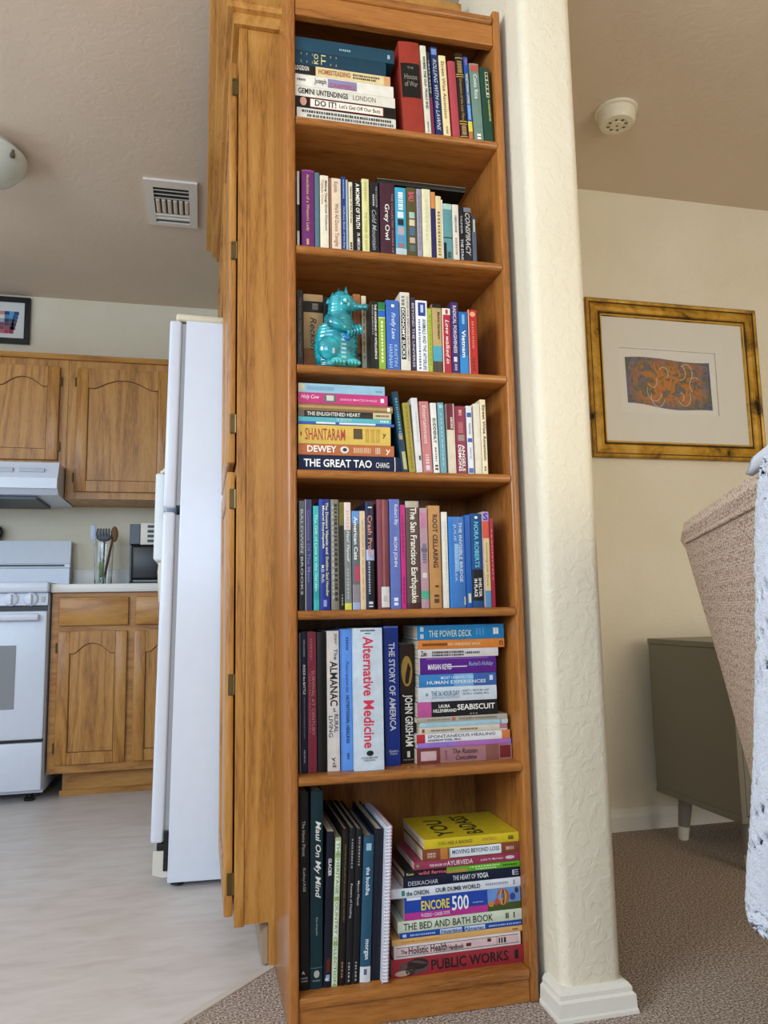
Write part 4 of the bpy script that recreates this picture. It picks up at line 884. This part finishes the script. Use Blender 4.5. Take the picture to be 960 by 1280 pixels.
# ---- fifth shelf
upright(4, [
 (374.4, 380.9, 625.9, '#5d6266', 'p', 'grey and black slim book at the left panel', [('BALDWIN BROOKS', .08, .86, .5, .5, '#c8c8c4')], [(.5, 1, '#1d1d20')]),
 (381.6, 390.4, 624.4, '#3c3a66', 'p', 'dark indigo book with violet lettering', [('Conscious Of The Muse', .1, .75, .55, .4, '#7d78b0')], [(0, 1, 0, .12, '#a9a6a0')]),
 (392.2, 399.4, 632.4, '#3fb0ac', 'p', 'slim aqua paperback', [('The Gift of Love in the Garden', .08, .82, .5, .45, '#c8efe8')], [(.8, .9, '#2f9a98')]),
 (399.7, 413.6, 624, '#1d2f86', 'h', 'navy hardcover with yellow lettering', [('The Doctors Vitamin and', .03, .50, .72, .26, '#e6e6b0', 'b'), ('Mineral Encyclopedia', .06, .45, .36, .26, '#e6e6b0', 'b'), ('Sheldon Saul Hendler', .52, .88, .72, .26, '#e0d880', 'b'), ('M.D. Ph.D.', .60, .76, .3, .24, '#e6e6b0')], [(.91, .97, .35, .65, '#8f98c8')]),
 (414.5, 424.7, 624.4, '#7d7868', 'h', 'taupe speckled book with black lettering', [('|'*22, .04, .92, .62, .35, '#2c2a24'), ('|'*18, .06, .9, .25, .2, '#a8a494')], []),
 (425.1, 431, 627.8, '#1d1a14', 'p', 'slim black book with an olive top', [(L*4, .86, .96, .5, .3, '#8a8a80')], [(0, .22, '#6a6420')]),
 (431.2, 440, 628, '#7f8480', 'p', 'grey book with cream top and yellow foot', [('Heal Thyself', .27, .56, .5, .5, WT, 'i'), (L*10, .62, .9, .5, .3, '#a8aca8'), (L*6, .08, .24, .5, .4, '#d8b0a8')], [(0, .26, '#e2cfc4'), (.94, 1, '#dcd452')]),
 (441, 450.6, 638.7, '#62686c', 'p', 'grey paperback with blue top and white title', [('American Cats', .06, .50, .5, .5, WT, 'b')], [(0, .13, '#5f90c8'), (.56, .72, .3, 1, '#b8485c'), (.75, .93, '#8d8488'), (.93, 1, '#9fb0d0')]),
 (450.8, 458, 638.7, '#dcc29c', 'p', 'slim tan book with faded spine', [(L*10, .1, .9, .5, .2, '#c8a47c')], []),
 (458.7, 469.2, 627, '#1b2140', 'h', 'dark navy hardcover with orange title', [('Crash Proof', .13, .52, .5, .55, '#d98a68', 'b'), ('|'*14, .56, .86, .35, .2, '#a8acb8'), ('||', .93, .98, .5, .5, '#c8ccd8')], [(.45, .55, '#a9b4d8'), (.55, 1, .2, 1, '#14151c'), (.05, .06, .3, .8, WT)]),
 (473, 488, 624.4, '#7a3844', 'h', 'glossy maroon hardcover with a white library label', [(L*6, .88, .93, .6, .3, '#b8b4ac')], [(.8, .985, .28, .98, '#dcd8d0'), (0, .8, .45, .62, '#9a5a52')]),
 (488.9, 502, 624, '#5f72b4', 'p', 'periwinkle paperback with white title', [('Robert Bly', .05, .24, .6, .45, '#dfe2f0'), ('IRON JOHN', .35, .62, .5, .42, '#e8eaf4'), ('||', .9, .97, .5, .4, '#dfe2f0')], []),
 (502.5, 508.8, 631, '#c42a78', 'p', 'slim magenta book', [(L*10, .1, .5, .5, .25, '#8a1a54'), (L*7, .7, .95, .5, .25, '#8a1a54')], []),
 (509.4, 526.6, 626.4, '#5c4640', 'h', 'brown hardcover with tall cream capitals', [('The San Francisco Earthquake', .06, .95, .5, .62, '#f0e8d4', 'b')], [(0, .06, '#b8ac98'), (.95, 1, '#4a2c28')]),
 (527.3, 537, 635, '#b8949c', 'p', 'mottled pink book with green label', [('|'*8, .36, .55, .5, .5, '#5f6a80')], [(.05, .2, .1, .9, '#c07a98'), (.4, .44, .1, .9, '#7a5a70'), (.65, .70, .2, .8, '#d8d0c8'), (.83, .91, '#4fae8c')]),
 (538, 553, 632, '#c08c54', 'p', 'tan brown paperback with black serif title', [('ROOT CELLARING', .09, .61, .55, .42, '#241812', 'b'), ('|', .78, .80, .6, .3, '#4a3020'), ('||', .87, .95, .55, .4, '#5a3c24')], []),
 (554.7, 562, 640, '#e6e2d2', 'p', 'slim white paperback', [(L*14, .1, .7, .6, .12, '#c8c4b4')], []),
 (563.3, 583.5, 646, '#3f78bc', 'h', 'sky blue hardcover with pale capitals', [('THE INVISIBLE BRIDGE', .06, .72, .74, .2, '#dfe8f0'), ('JULIE ORRINGER', .08, .72, .38, .18, '#a8cbe8')], [(.3, .6, .35, .62, '#86b4de'), (0, 1, 0, .14, '#2f80d0'), (.88, .97, .88, .98, '#d8d0a0')]),
 (584, 591, 644, '#1f5cae', 'p', 'deep blue book spine beside the black footed one', [], [(.85, .95, .3, .8, '#d9d2a4')]),
 (591.4, 605.3, 642, '#1f4f86', 'h', 'blue hardcover with black foot and aqua capitals', [('NORA ROBERTS', .09, .58, .5, .42, '#6fc4d8', 'b'), ('SHELTER', .69, .89, .72, .28, WT, 'b'), ('IN PLACE', .70, .89, .32, .28, WT, 'b')], [(.60, .93, '#141a20'), (.03, .055, .4, .65, WT)]),
 (606.3, 614.8, 639.7, '#dcc48a', 'p', 'slim book with lilac top, red band and cream spine', [('S', .015, .09, .5, .7, '#2a1a58', 'bu'), ('Swimming with Crocs', .33, .78, .5, .4, '#8a7248')], [(0, .10, '#a58ad8'), (.10, .28, '#d0503c'), (.83, 1, '#5a93b8'), (.28, 1, 0, .12, '#b79ad0')]),
 (615.3, 620, 648, '#a3223a', 'p', 'very slim dark red book at the right end', [(L*12, .12, .7, .5, .3, '#c86a78')], []),
])
# ---- sixth shelf
upright(5, [
 (374.4, 376.6, 791, '#6d6f74', 'p', 'thin grey book against the left panel', [], [], {'Y': .036}),
 (376.9, 384.8, 789.3, '#141c34', 'h', 'dark navy book with small white capitals', [('INSIDE the BATTLE', .24, .45, .5, .4, '#dfe2e8', 'b'), (L*12, .06, .18, .5, .25, '#8a90a0'), (L*22, .47, .76, .5, .2, '#6a7084'), (L*7, .84, .93, .5, .25, '#a0a6b4')], [], {'Y': .036}),
 (385.1, 396.4, 789.8, '#8a2f40', 'p', 'maroon book with rose lettering', [('SURVIVAL AT CENTURY', .28, .74, .62, .35, '#d08a84'), (L*8, .05, .2, .4, .25, '#b8606a'), (L*20, .3, .72, .25, .12, '#b8606a')], [], {'Y': .036}),
 (397.4, 409, 789.8, '#121210', 'h', 'plain black hardcover', [], [], {'Y': .034}),
 (409.5, 425.4, 788.5, '#dcd2c8', 'p', 'cream paperback with black calligraphic title', [('The', .13, .21, .72, .3, '#24304a'), ('ALMANAC', .22, .54, .55, .62, '#1d1c1a', 'b'), ('of', .555, .585, .6, .25, '#24304a'), ('RURAL', .60, .73, .72, .32, '#24304a'), ('LIVING', .61, .76, .28, .32, '#24304a'), ('JENNY', .02, .1, .7, .25, '#3a3a44'), ('yd', .90, .97, .5, .4, '#1d1c1a')], [], {'Y': .036}),
 (426.8, 441.4, 786.3, '#5f92dc', 'p', 'light blue paperback with dark navy title', [('Prescription for', .23, .46, .55, .35, '#24407a', 'i'), ('NUTRITIONAL HEALING', .475, .81, .6, .3, '#1a2f5c', 'b'), (L*6, .06, .15, .6, .2, '#2c4a80'), (L*4, .88, .92, .6, .2, '#2c4a80')], [(0, 1, 0, .10, '#4a7cc8')], {'Y': .034}),
 (443.4, 480.8, 785, '#ccd8e0', 'p', 'very thick white book with large red title', [('Alternative Medicine', .06, .845, .5, .36, '#d6304a', 'b'), (L*14, .012, .024, .5, .5, '#4a4a50', 'u'), ('|', .035, .042, .5, .2, '#4a4a50', 'u'), ('FUTURE MEDICINE', .905, .918, .5, .55, '#4a4a50', 'u'), ('PUBLISHING', .922, .935, .5, .38, '#4a4a50', 'u')], [(.862, .90, .40, .64, '#22262a', 'e')], {'Y': .020, 'd': .2}),
 (482.5, 501.3, 782.6, '#1d3a94', 'h', 'royal blue hardcover with white serif title', [('THE STORY OF AMERICA', .12, .755, .52, .42, '#e6e8f0', 'b'), ('Reader’s', .888, .905, .55, .62, '#dfe2ee', 'u'), ('Digest', .908, .925, .55, .5, '#dfe2ee', 'u')], [(0, .012, '#5f7cc8')], {'Y': .052, 'd': .2}),
 (502, 520.0, 805, '#16110e', 'p', 'black paperback with white capitals and gold oval', [('JOHN GRISHAM', .43, .86, .5, .72, '#efece2', 'b'), ('|', .90, .95, .5, .2, '#d8d4c8'), (L*8, .965, .975, .5, .7, '#8a8478', 'u')], [(.0, .42, '#2c1c14'), (.10, .36, .1, .9, '#a8863c', 'e')], {'Y': .066}),
])
stack(5, [
 (521, 640.2, 936, '#a8787a', 'p', 'dusty rose paperback at the bottom of the right stack', [('The Russian', .37, .63, .70, .32, '#3a2024', 'i'), ('Concubine', .40, .62, .30, .32, '#3a2024', 'i'), ('|', .29, .31, .5, .6, '#8a5a60')], [(0, .24, '#7a3a3c'), (.04, .20, .2, .8, '#cfb0b0'), (.72, .86, '#8a5a50'), (.87, .985, .1, .9, '#7a2a2c')]),
 (521.8, 639, 929.5, '#9a78cc', 'p', 'thin lilac paperback', [], [(.4, .95, '#b070b8')]),
 (520.5, 637.7, 918.6, '#e8e8ea', 'p', 'white paperback with red left tab and orange right tab', [('SPONTANEOUS HEALING', .115, .835, .70, .36, '#4a4a50'), ('ANDREW WEIL, M.D.', .115, .47, .24, .26, '#3a3a40', 'b')], [(0, .09, '#b8303c'), (.91, 1, '#d9824a')]),
 (525, 634.3, 910, '#d9d0bc', 'p', 'thin cream paperback with round emblem', [(L*14, .12, .38, .5, .3, '#8a7a6a'), (L*10, .45, .65, .5, .3, '#8a7a6a')], [(.02, .05, .2, .8, '#a8483c'), (.91, 1, .3, 1, '#b8788c')]),
 (525, 634.8, 904, '#a9cdd8', 'p', 'thin pale blue paperback', [], [(.91, .93, '#8aa8b8'), (.93, 1, '#c8d4d4')]),
 (521, 634.3, 897.5, '#b9b09e', 'p', 'taupe paperback with dark serif title', [('SUDDEN AWAKENING', .46, .88, .5, .45, '#5a5448'), (L*12, .11, .36, .5, .3, '#8d8474')], [(.38, .42, .2, .8, '#b0705a'), (0, .09, .1, .9, '#a8a08c')]),
 (521.8, 622.2, 878.3, '#1f2022', 'p', 'black paperback with white title and pink tab', [('SEABISCUIT', .49, .965, .58, .38, WT, 'b'), ('LAURA', .26, .40, .70, .22, WT, 'b'), ('HILLENBRAND', .19, .48, .40, .22, WT, 'b'), (L*3, .65, .74, .12, .08, '#a8a8a8')], [(0, .17, '#c45a98')]),
 (522.7, 621.2, 859.8, '#d3dde4', 'p', 'pale grey white paperback with grey blue title', [('THE 36 HOUR DAY', .16, .52, .55, .36, '#6a8294', 'b'), ('NANCY L. MACE, M.A. AND', .56, .90, .68, .16, '#5a646c'), ('PETER V. RABINS, M.D.', .56, .90, .46, .16, '#5a646c'), ('REVISED EDITION', .17, .52, .27, .12, '#8a98a4'), ('o', .09, .12, .5, .2, '#3a4a54', 'b')], []),
 (523.5, 620.6, 843.9, '#3a86c4', 'p', 'blue cloudy paperback with white capitals', [('MOST UNEXPECTED', .28, .70, .72, .22, '#cfe2f0', 'b'), ('HUMAN EXPERIENCES', .10, .86, .36, .28, '#d8e8f4', 'b')], [(.45, .7, '#7ab0dc'), (.70, 1, '#3f66a8'), (.91, .955, .4, .8, '#d0dcec')]),
 (522.7, 620.6, 822.9, '#5a2486', 'p', 'purple worn paperback with white title', [('MARIAN KEYES', .12, .42, .45, .34, '#efe6f0', 'b'), ("Rachel's Holiday", .64, .96, .55, .34, '#9fb4dc', 'i')], [(.36, .62, .40, .48, '#d8cce0'), (0, .02, '#cfc0b0'), (.1, .9, .9, .97, '#8a5aa8')]),
 (522.7, 623, 812, '#ddd6d2', 'p', 'thin white paperback with black small print', [(L*20, .17, .56, .62, .25, '#3a3638'), (L*20, .17, .56, .28, .22, '#3a3638'), (L*8, .58, .76, .5, .25, '#4a4648'), ('Zen', .03, .10, .5, .6, '#1d1a1a', 'b')], []),
 (522.3, 630.6, 800.5, '#dc8438', 'p', 'orange paperback below the topmost blue box', [(L*16, .05, .33, .5, .28, '#6a3a14'), ('AN UNENDING WALK', .34, .72, .5, .34, '#f0cfa4', 'b'), ('n', .94, .98, .5, .5, '#5a2c10')], []),
 (521.3, 630, 782, '#1f83bc', 'k', 'bright blue card deck box topmost in the right stack', [('THE POWER DECK', .13, .62, .42, .45, '#d8e4c8'), ('| | |', .68, .76, .5, .5, '#8fc4dc'), ('|'*4, .035, .07, .5, .8, WT)], [(.875, .905, .3, .75, WT), (.91, .935, .3, .75, WT)], {'d': .12}),
], Y=.046)
# ---- bottom shelf
upright(6, [
 (373.9, 387.2, 990, '#0f1212', 'h', 'tall black hardcover at the left panel', [('The Home Planet', .15, .33, .5, .32, '#b8b8b4'), ('Kelley/ASE', .39, .51, .5, .34, '#b8b8b4'), ('A', .905, .92, .4, .3, WT, 'u'), (L*5, .935, .943, .5, .6, '#9a9a98', 'u'), (L*5, .95, .958, .5, .6, '#9a9a98', 'u')], [], {'Y': .03, 'd': .24}),
 (387.6, 403.5, 989, '#0f343c', 'h', 'tall dark teal hardcover with white script title', [('Maui On My Mind', .155, .55, .55, .58, '#efece2', 'bi'), ('Rita Ariyoshi', .645, .735, .5, .2, '#a8b4b4'), (L*7, .955, .962, .5, .6, '#8a9a9a', 'u')], [(.895, .898, '#6a8a8c'), (.908, .945, .28, .74, '#b8bcb0', 'e')], {'Y': .03, 'd': .24, 'lean': -.6}),
 (404, 413.7, 1040, '#171a2a', 'p', 'navy black book with a short white title', [('GLACIER', .175, .29, .5, .45, WT, 'b'), (L*2, .94, .955, .4, .4, '#d8e0e8')], [(.82, .905, .35, .8, '#6a2224'), (.92, .96, .3, .8, '#8fb0c8')], {'lean': -2.0, 'd': .22, 'Y': .03}),
 (414, 421.8, 1048, '#a9bf84', 'p', 'slim white and green book with pale capitals', [('THE HERITAGE COUNTRY COLLECTION', .03, .99, .5, .5, '#7d9a62', 'b')], [(.02, .10, .1, .9, '#dfe6d0'), (.14, .40, .1, .9, '#dde6d0'), (.43, .70, .1, .9, '#dfe8d4'), (.73, .99, .1, .9, '#dde6d0')], {'lean': -2.3, 'd': .22, 'Y': .03}),
 (423, 430.7, 1037, '#1a1614', 'h', 'black album with tiny gold lettering', [('DRAWING FROM LIFE FOR SUCCESS AND HISTORY', .1, .6, .55, .3, '#8a6f40'), (L*5, .85, .95, .5, .3, '#8a6f40', 'i')], [], {'lean': -2.4, 'd': .24, 'Y': .03}),
 (431.4, 439.7, 1036, '#171719', 'h', 'black volume with grey title about healing', [('Powers of Healing', .36, .58, .5, .42, '#c8c8c4'), (L*10, .07, .26, .5, .25, '#8f8f8a'), (L*6, .86, .98, .5, .25, '#a0a09c')], [], {'lean': -2.5, 'd': .24, 'Y': .03}),
 (440, 448.4, 1037, '#161618', 'h', 'black volume with grey title left of the blue one', [('Mystic Places', .34, .50, .5, .42, '#c8c8c4'), (L*10, .05, .24, .5, .25, '#8f8f8a'), (L*6, .86, .98, .5, .25, '#a0a09c')], [], {'lean': -2.6, 'd': .24, 'Y': .03}),
 (449.5, 463, 1046, '#28536c', 'h', 'slate blue hardcover with white lower case title', [('the buddha', .215, .41, .5, .38, '#dfe8ec', 'b'), ('morgan', .71, .845, .5, .42, '#e8eef0', 'b'), ('|', .05, .1, .5, .5, '#9fc0d0')], [(.895, 1, '#d8dce2'), (.91, .95, .35, .65, '#5a6a8a')], {'lean': -2.7, 'd': .22, 'Y': .03}),
 (463.8, 475.5, 1037, '#141826', 'h', 'dark navy binder next to the spiral notebook', [], [], {'lean': -2.6, 'd': .24, 'Y': .034}),
], 0)
# spiral notebook
z = SHELF[6]+.0004; Yn = .012
X0 = at(478.6, line_y(476.2, Yn, z), Y=Yn).x; X1 = at(486.2, line_y(486.2, Yn, z), Y=Yn).x; hN = at(487, 1033, Y=Yn).z-z
nb = thing('spiral_notebook', 'white spiral bound notebook with pink cover on the bottom shelf', 'notebook', (X1, Yn, z), (0, R(2.7), 0), 'books standing on the bottom shelf')
t = X1-X0
bobj('page_block', plain('#e4e2e4', .8), nb, (-t+.0012, -.0016, .006, .20, .001, hN-.001))
bobj('cover', cover_mat('#b86a80'), nb, (-.0015, 0, .004, .205, 0, hN)); bobj('cover', cover_mat('#dfe0ea'), nb, (-t, -t+.0011, .004, .205, 0, hN))
bm = new_bm()
for k in range(46):
    zz = .004+(hN-.008)*k/45
    tube(bm, [(-t/2+t*.46*math.cos(a), .007-.006*math.sin(a)*1.0-.001, zz+.001*math.sin(a)) for a in [math.pi*j/6 for j in range(7)]], .0012, 5)
obj('wire_coil', bm, plain('#e6e8f0', .35), nb)
stack(6, [
 (489.8, 656, 1200.6, '#9a2c38', 'p', 'thick red book with heavy black capitals at the stack bottom', [('PUBLIC WORKS', .29, .88, .5, .58, '#1d1416', 'b'), ('|', .93, .96, .5, .5, '#1d1416')], [(.05, .27, .1, .85, '#5a4a48', 'e'), (.11, .27, .35, .95, '#2c2624', 'e'), (.02, .13, .06, .38, '#b8a090', 'e'), (.10, .17, .05, .6, '#3a302c', 'e')], {'d': .2}),
 (492.5, 651, 1183, '#e2d8d6', 'p', 'white and pale pink paperback with boxed title', [('The', .05, .10, .5, .3, '#1d1a1a', 'b'), ('Holistic Health', .11, .41, .55, .55, '#1d1a1a', 'b'), ('Handbook', .42, .54, .45, .38, '#1d1a1a', 'b'), ('|||', .82, .88, .5, .4, '#2c2a2a')], [(.015, .985, .80, .84, '#3a3434'), (.015, .985, .16, .20, '#3a3434'), (.015, .98, .22, .78, '#e0c0c0'), (.56, .60, .35, .6, '#6a2a2a'), (.73, .76, .5, .75, '#5a2a2a'), (.805, .808, .16, .84, '#3a3434')]),
 (490, 654, 1175.6, '#dfae6a', 'p', 'tan orange paperback with plain spine', [(L*14, .07, .35, .5, .25, '#c08e4a'), (L*3, .92, .96, .5, .3, '#8a5a24')], [], {'d': .19}),
 (500, 652.5, 1167, '#1f4a9c', 'p', 'thin blue paperback with white title panel', [('Nutrition Almanac', .33, .68, .5, .62, '#1f4a9c', 'b'), (L*14, .08, .28, .5, .3, '#a8c0e8'), (L*10, .72, .86, .5, .3, '#a8c0e8'), (L*8, .87, .99, .5, .3, '#a8c0e8')], [(.32, .50, .1, .95, '#c8d8ea'), (.52, .69, .1, .95, '#c8d8ea'), (.02, .05, .25, .75, '#c8d8ea')]),
 (497, 654, 1152.7, '#d3dcc4', 'p', 'pale green paperback with thin black capitals', [('THE BED AND BATH BOOK', .045, .76, .5, .62, '#23241f'), ('||', .865, .89, .5, .5, '#3a3a34'), ('|', .93, .94, .5, .5, '#3a3a34')], [], {'d': .2}),
 (505.4, 651, 1123, '#2348a8', 'x', 'blue and magenta jigsaw puzzle box', [('ENCORE', .14, .38, .60, .42, '#f0d83c', 'b'), ('500', .40, .545, .56, .66, '#f2f4f8', 'b'), ('PUZZLE • CASSE-TETE', .14, .38, .17, .15, '#f0dcec', 'b'), (L*6, .58, .67, .5, .05, '#a8b8dc')], [(0, .71, 0, .33, '#c03a94'), (.71, 1, 0, .34, '#4a5a2c'), (.71, 1, .34, 1, '#6a94d0'), (.79, .90, .22, .98, '#b0602c', 'e'), (.815, .875, .24, .97, '#d8a84a', 'e'), (.835, .86, .25, .97, '#6a3a6a', 'e'), (.715, .765, .2, .48, '#c88a3c', 'e'), (.905, .955, .42, .75, '#3a4a8c', 'e'), (.95, .985, .72, .98, '#3a3a44', 'e'), (.77, .80, .25, .55, '#c04a50', 'e'), (.02, .14, .88, 1, '#e6e8f0')], {'d': .2}),
 (488.3, 655, 1112.5, '#dfe4ec', 'p', 'white hardbound book with black capitals under the navy one', [('the ONION', .115, .285, .45, .50, '#1d2224', 'b'), ('OUR DUMB WORLD', .335, .68, .5, .46, '#1d2224', 'b'), (L*12, .72, .90, .55, .25, '#a0a8b4'), ('|', .94, .955, .5, .5, '#9aa2b0')], [(.08, .105, .25, .8, '#3a8a74')], {'d': .2}),
 (504, 654.6, 1097.5, '#151d36', 'p', 'navy paperback with white capitals', [('DESIKACHAR', .04, .29, .40, .42, '#c8ccd4'), ('THE HEART OF', .415, .61, .52, .46, '#dfe2e8'), ('YOGA', .62, .72, .52, .50, '#f2f2f2', 'b'), ('E', .93, .985, .5, .5, '#c8ccd4')], []),
 (505, 656, 1089.5, '#1d1418', 'p', 'black and lime green paperback with pink lettering', [('wild ferme', .12, .36, .5, .6, '#d86a80', 'b'), ('Katz', .02, .08, .5, .4, '#cfd8a0'), (L*12, .56, .82, .68, .2, '#d8f0b0'), (L*9, .61, .79, .3, .2, '#d8f0b0'), (L*7, .85, .97, .5, .25, '#1d3a10')], [(.36, 1, '#5fae2a'), (.36, .54, .0, .6, '#b09a4a')]),
 (517.5, 655, 1078, '#9c3a58', 'p', 'raspberry paperback with white capitals', [('THE BOOK OF', .14, .30, .42, .32, '#f0e2e6', 'b'), ('AYURVEDA', .305, .55, .5, .6, '#f0e2e6'), ('Judith H. Morrison', .62, .84, .5, .34, '#e8ccd4', 'b')], [(.86, .95, .3, .75, '#d8c8cc', 'e'), (.02, .05, .3, .7, '#7a9a5a', 'e')]),
 (528, 654.6, 1062.5, '#8a4a30', 'p', 'brown paperback with a white title panel', [('MOVING BEYOND LOSS', .30, .79, .58, .38, '#4a5a6a', 'b'), (L*5, .05, .13, .6, .2, '#d8b8a0'), (L*5, .05, .13, .35, .2, '#d8b8a0'), (L*5, .86, .94, .5, .3, '#d8b8a0')], [(.18, .255, '#c8823a'), (.27, .275, '#9ad0a8'), (.28, .81, .1, .94, '#e6ecf0')]),
 (530, 653.3, 1050, '#d8bf28', 'p', 'bright yellow paperback topmost in the right stack', [('YOU ARE A BADASS', .14, .50, .5, .36, '#6a6428'), ('SINCERO', .60, .76, .55, .34, '#b08a3c'), ('BIB', .885, .94, .5, .42, '#3a3a1a', 'b')], [], {'d': .17}),
], Y=.030)
# big title on the yellow book's front cover
zt = None
for o in bpy.data.objects:
    if o.get('label', '').startswith('bright yellow paperback'): yb = o
ytk = max(v.co.x for c in yb.children if c.name.startswith('cover') for v in c.data.vertices); yh = max(v.co.z for c in yb.children if c.name.startswith('cover') for v in c.data.vertices)
for s, a0, a1, y0, y1 in (('YOU', .17, .36, .015, .135), ('BADASS', .48, .66, .015, .15)):
    bm = new_bm(); vs, fs = text_mesh(s, True); x0 = min(v.x for v in vs); x1 = max(v.x for v in vs); w0 = min(v.y for v in vs); w1 = max(v.y for v in vs)
    bv_ = [bm.verts.new((ytk+.0004, y0+(y1-y0)*(v.x-x0)/(x1-x0), yh*(1-a1+(a1-a0)*(v.y-w0)/(w1-w0)))) for v in vs]
    for f in fs:
        try: bm.faces.new([bv_[i] for i in f])
        except ValueError: pass
    obj('cover_title', bm, plain('#3c3a1c', .5), yb)['kind'] = 'stuff'

# ------------------------------------------------------------------ ceramic seahorse figurine on the third shelf
sc = at(419, 456, Y=-.0); z3 = SHELF[2]+.0005
Yf = .024
b0 = at(397, 455, Y=Yf).x; b1 = at(443, 455, Y=Yf).x; ztop = at(425, 363, Y=Yf).z-z3
K = ztop/.165
fg = thing('seahorse_figurine', 'turquoise glazed ceramic seahorse figurine on the third shelf down', 'figurine', ((b0+b1)/2, Yf, z3))
fg.scale = (K, K, K)
def P(px_, py_):   # crop pixel (960x960 crop of 360..500,350..490) -> local x,z
    return ((px_-405)/6.857*.00182, (722-py_)/6.857*.00182)
def loft(bm, stations, n=28, ridge=0.0, rp=1.0):
    """stations: (x, z, rx, ry, angle) ellipses swept along a curve in the XZ plane, ridged"""
    pts = []
    m = 9
    for a, b in zip(stations, stations[1:]):
        for k in range(m): u = k/m; pts.append([a[i]+(b[i]-a[i])*(u*u*(3-2*u) if i > 1 else u) for i in range(5)])
    pts.append(list(stations[-1])); rings = []; cnt = 0
    for i, (x, z_, rx, ry, an) in enumerate(pts):
        s = 1+ridge*math.sin(i*rp)
        ring = []
        for k in range(n):
            t_ = 2*math.pi*k/n; lx = rx*s*math.cos(t_); ly = ry*s*math.sin(t_)
            ring.append(bm.verts.new((x+lx*math.cos(an), ly, z_+lx*math.sin(an))))
        rings.append(ring)
    for a, b in zip(rings, rings[1:]):
        for k in range(n): bm.faces.new((a[k], a[(k+1) % n], b[(k+1) % n], b[k]))
    bm.faces.new(rings[0]); bm.faces.new(rings[-1][::-1])
bm = new_bm()
def stn(lx, rx, y, ry, an=0):
    xl = P(lx, y); xr = P(rx, y); return ((xl[0]+xr[0])/2, xl[1], (xr[0]-xl[0])/2, ry, an)
loft(bm, [stn(262, 560, 721, .024), stn(245, 565, 640, .026), stn(238, 570, 560, .027), stn(250, 572, 470, .026, .05), stn(268, 560, 400, .024, .1), stn(320, 540, 340, .021, .15), stn(345, 505, 280, .018, .1), stn(348, 490, 220, .017), stn(360, 500, 170, .016), stn(395, 490, 130, .011), stn(430, 470, 108, .004)], 30, .028, 1.75)
body = obj('body', bm, GLAZE, fg, True, False)
bm = new_bm(); hx, hz = P(480, 215); ell(bm, (hx, -.003, hz), (.019, .019, .021), 20, 14); hdm = obj('head', bm, GLAZE, fg, True, False)
bm = new_bm(); a = P(500, 225); b = P(560, 230); c = P(610, 230); d = P(650, 226)
tube(bm, [(a[0], -.004, a[1]), (b[0], -.005, b[1]), (c[0], -.005, c[1]), (d[0]-.002, -.005, d[1]), (d[0], -.005, d[1])], [.017, .0085, .0055, .0075, .0055], 16); obj('snout', bm, GLAZE, fg, True, False)
bm = new_bm(); e_ = P(462, 212); lathe(bm, [(.0075, -.0195), (.006, -.0235), (.001, -.0245)], (e_[0], 0, e_[1]), 16, 'y'); ey = obj('eye', bm, plain('#2a9aa4', .12), hdm, True)
bm = new_bm(); lathe(bm, [(.0035, -.0242), (.0028, -.0255), (.0005, -.026)], (e_[0], 0, e_[1]), 12, 'y'); obj('pupil', bm, plain('#c8e6e4', .15), ey, True)
bm = new_bm()
for cx, cz, hh in ((432, 112, .007), (488, 112, .012), (385, 150, .008), (350, 195, .007)):
    q = P(cx, cz); lathe(bm, [(.0055, -.006), (.004, .0), (.0008, hh)], (q[0], 0, q[1]), 8)
obj('crest', bm, GLAZE, fg, True, False)
bm = new_bm(); s0, s1, s2, s3 = P(335, 350), P(370, 400), P(440, 435), P(520, 450)
tube(bm, [(s0[0], -.017, s0[1]), (s1[0], -.026, s1[1]), (s2[0], -.030, s2[1]), (s3[0], -.026, s3[1])], [.010, .0135, .0085, .006], 14); obj('arm', bm, GLAZE, fg, True, False)
bm = new_bm()
for k in range(5):
    q = P(470+24*k, 430-6*k); tube(bm, [(q[0], -.026, q[1]), (q[0]+.004, -.029, q[1]-.010), (q[0]+.003, -.026, q[1]-.019)], [.004, .004, .002], 8)
obj('fin', bm, GLAZE, fg, True, False)
for lx, yy in ((405, -.020), (520, -.016)):
    bm = new_bm(); q = P(lx, 690); ell(bm, (q[0], yy, q[1]), (.0155, .014, .0088), 14, 10)
    for k in range(4): ell(bm, (q[0]-.010+.0068*k, yy-.012, q[1]-.004), (.0042, .006, .0042), 8, 6)
    obj('foot', bm, plain('#4fb8b4', .15), fg, True)
bm = new_bm(); q = P(345, 590); ell(bm, (q[0], -.018, q[1]), (.024, .015, .027), 20, 14); obj('thigh', bm, GLAZE, fg, True, False)
bm = new_bm(); q = P(470, 500); ell(bm, (q[0], -.022, q[1]), (.010, .007, .009), 14, 10); obj('belly_shell', bm, plain('#1f6fa8', .12), fg, True)
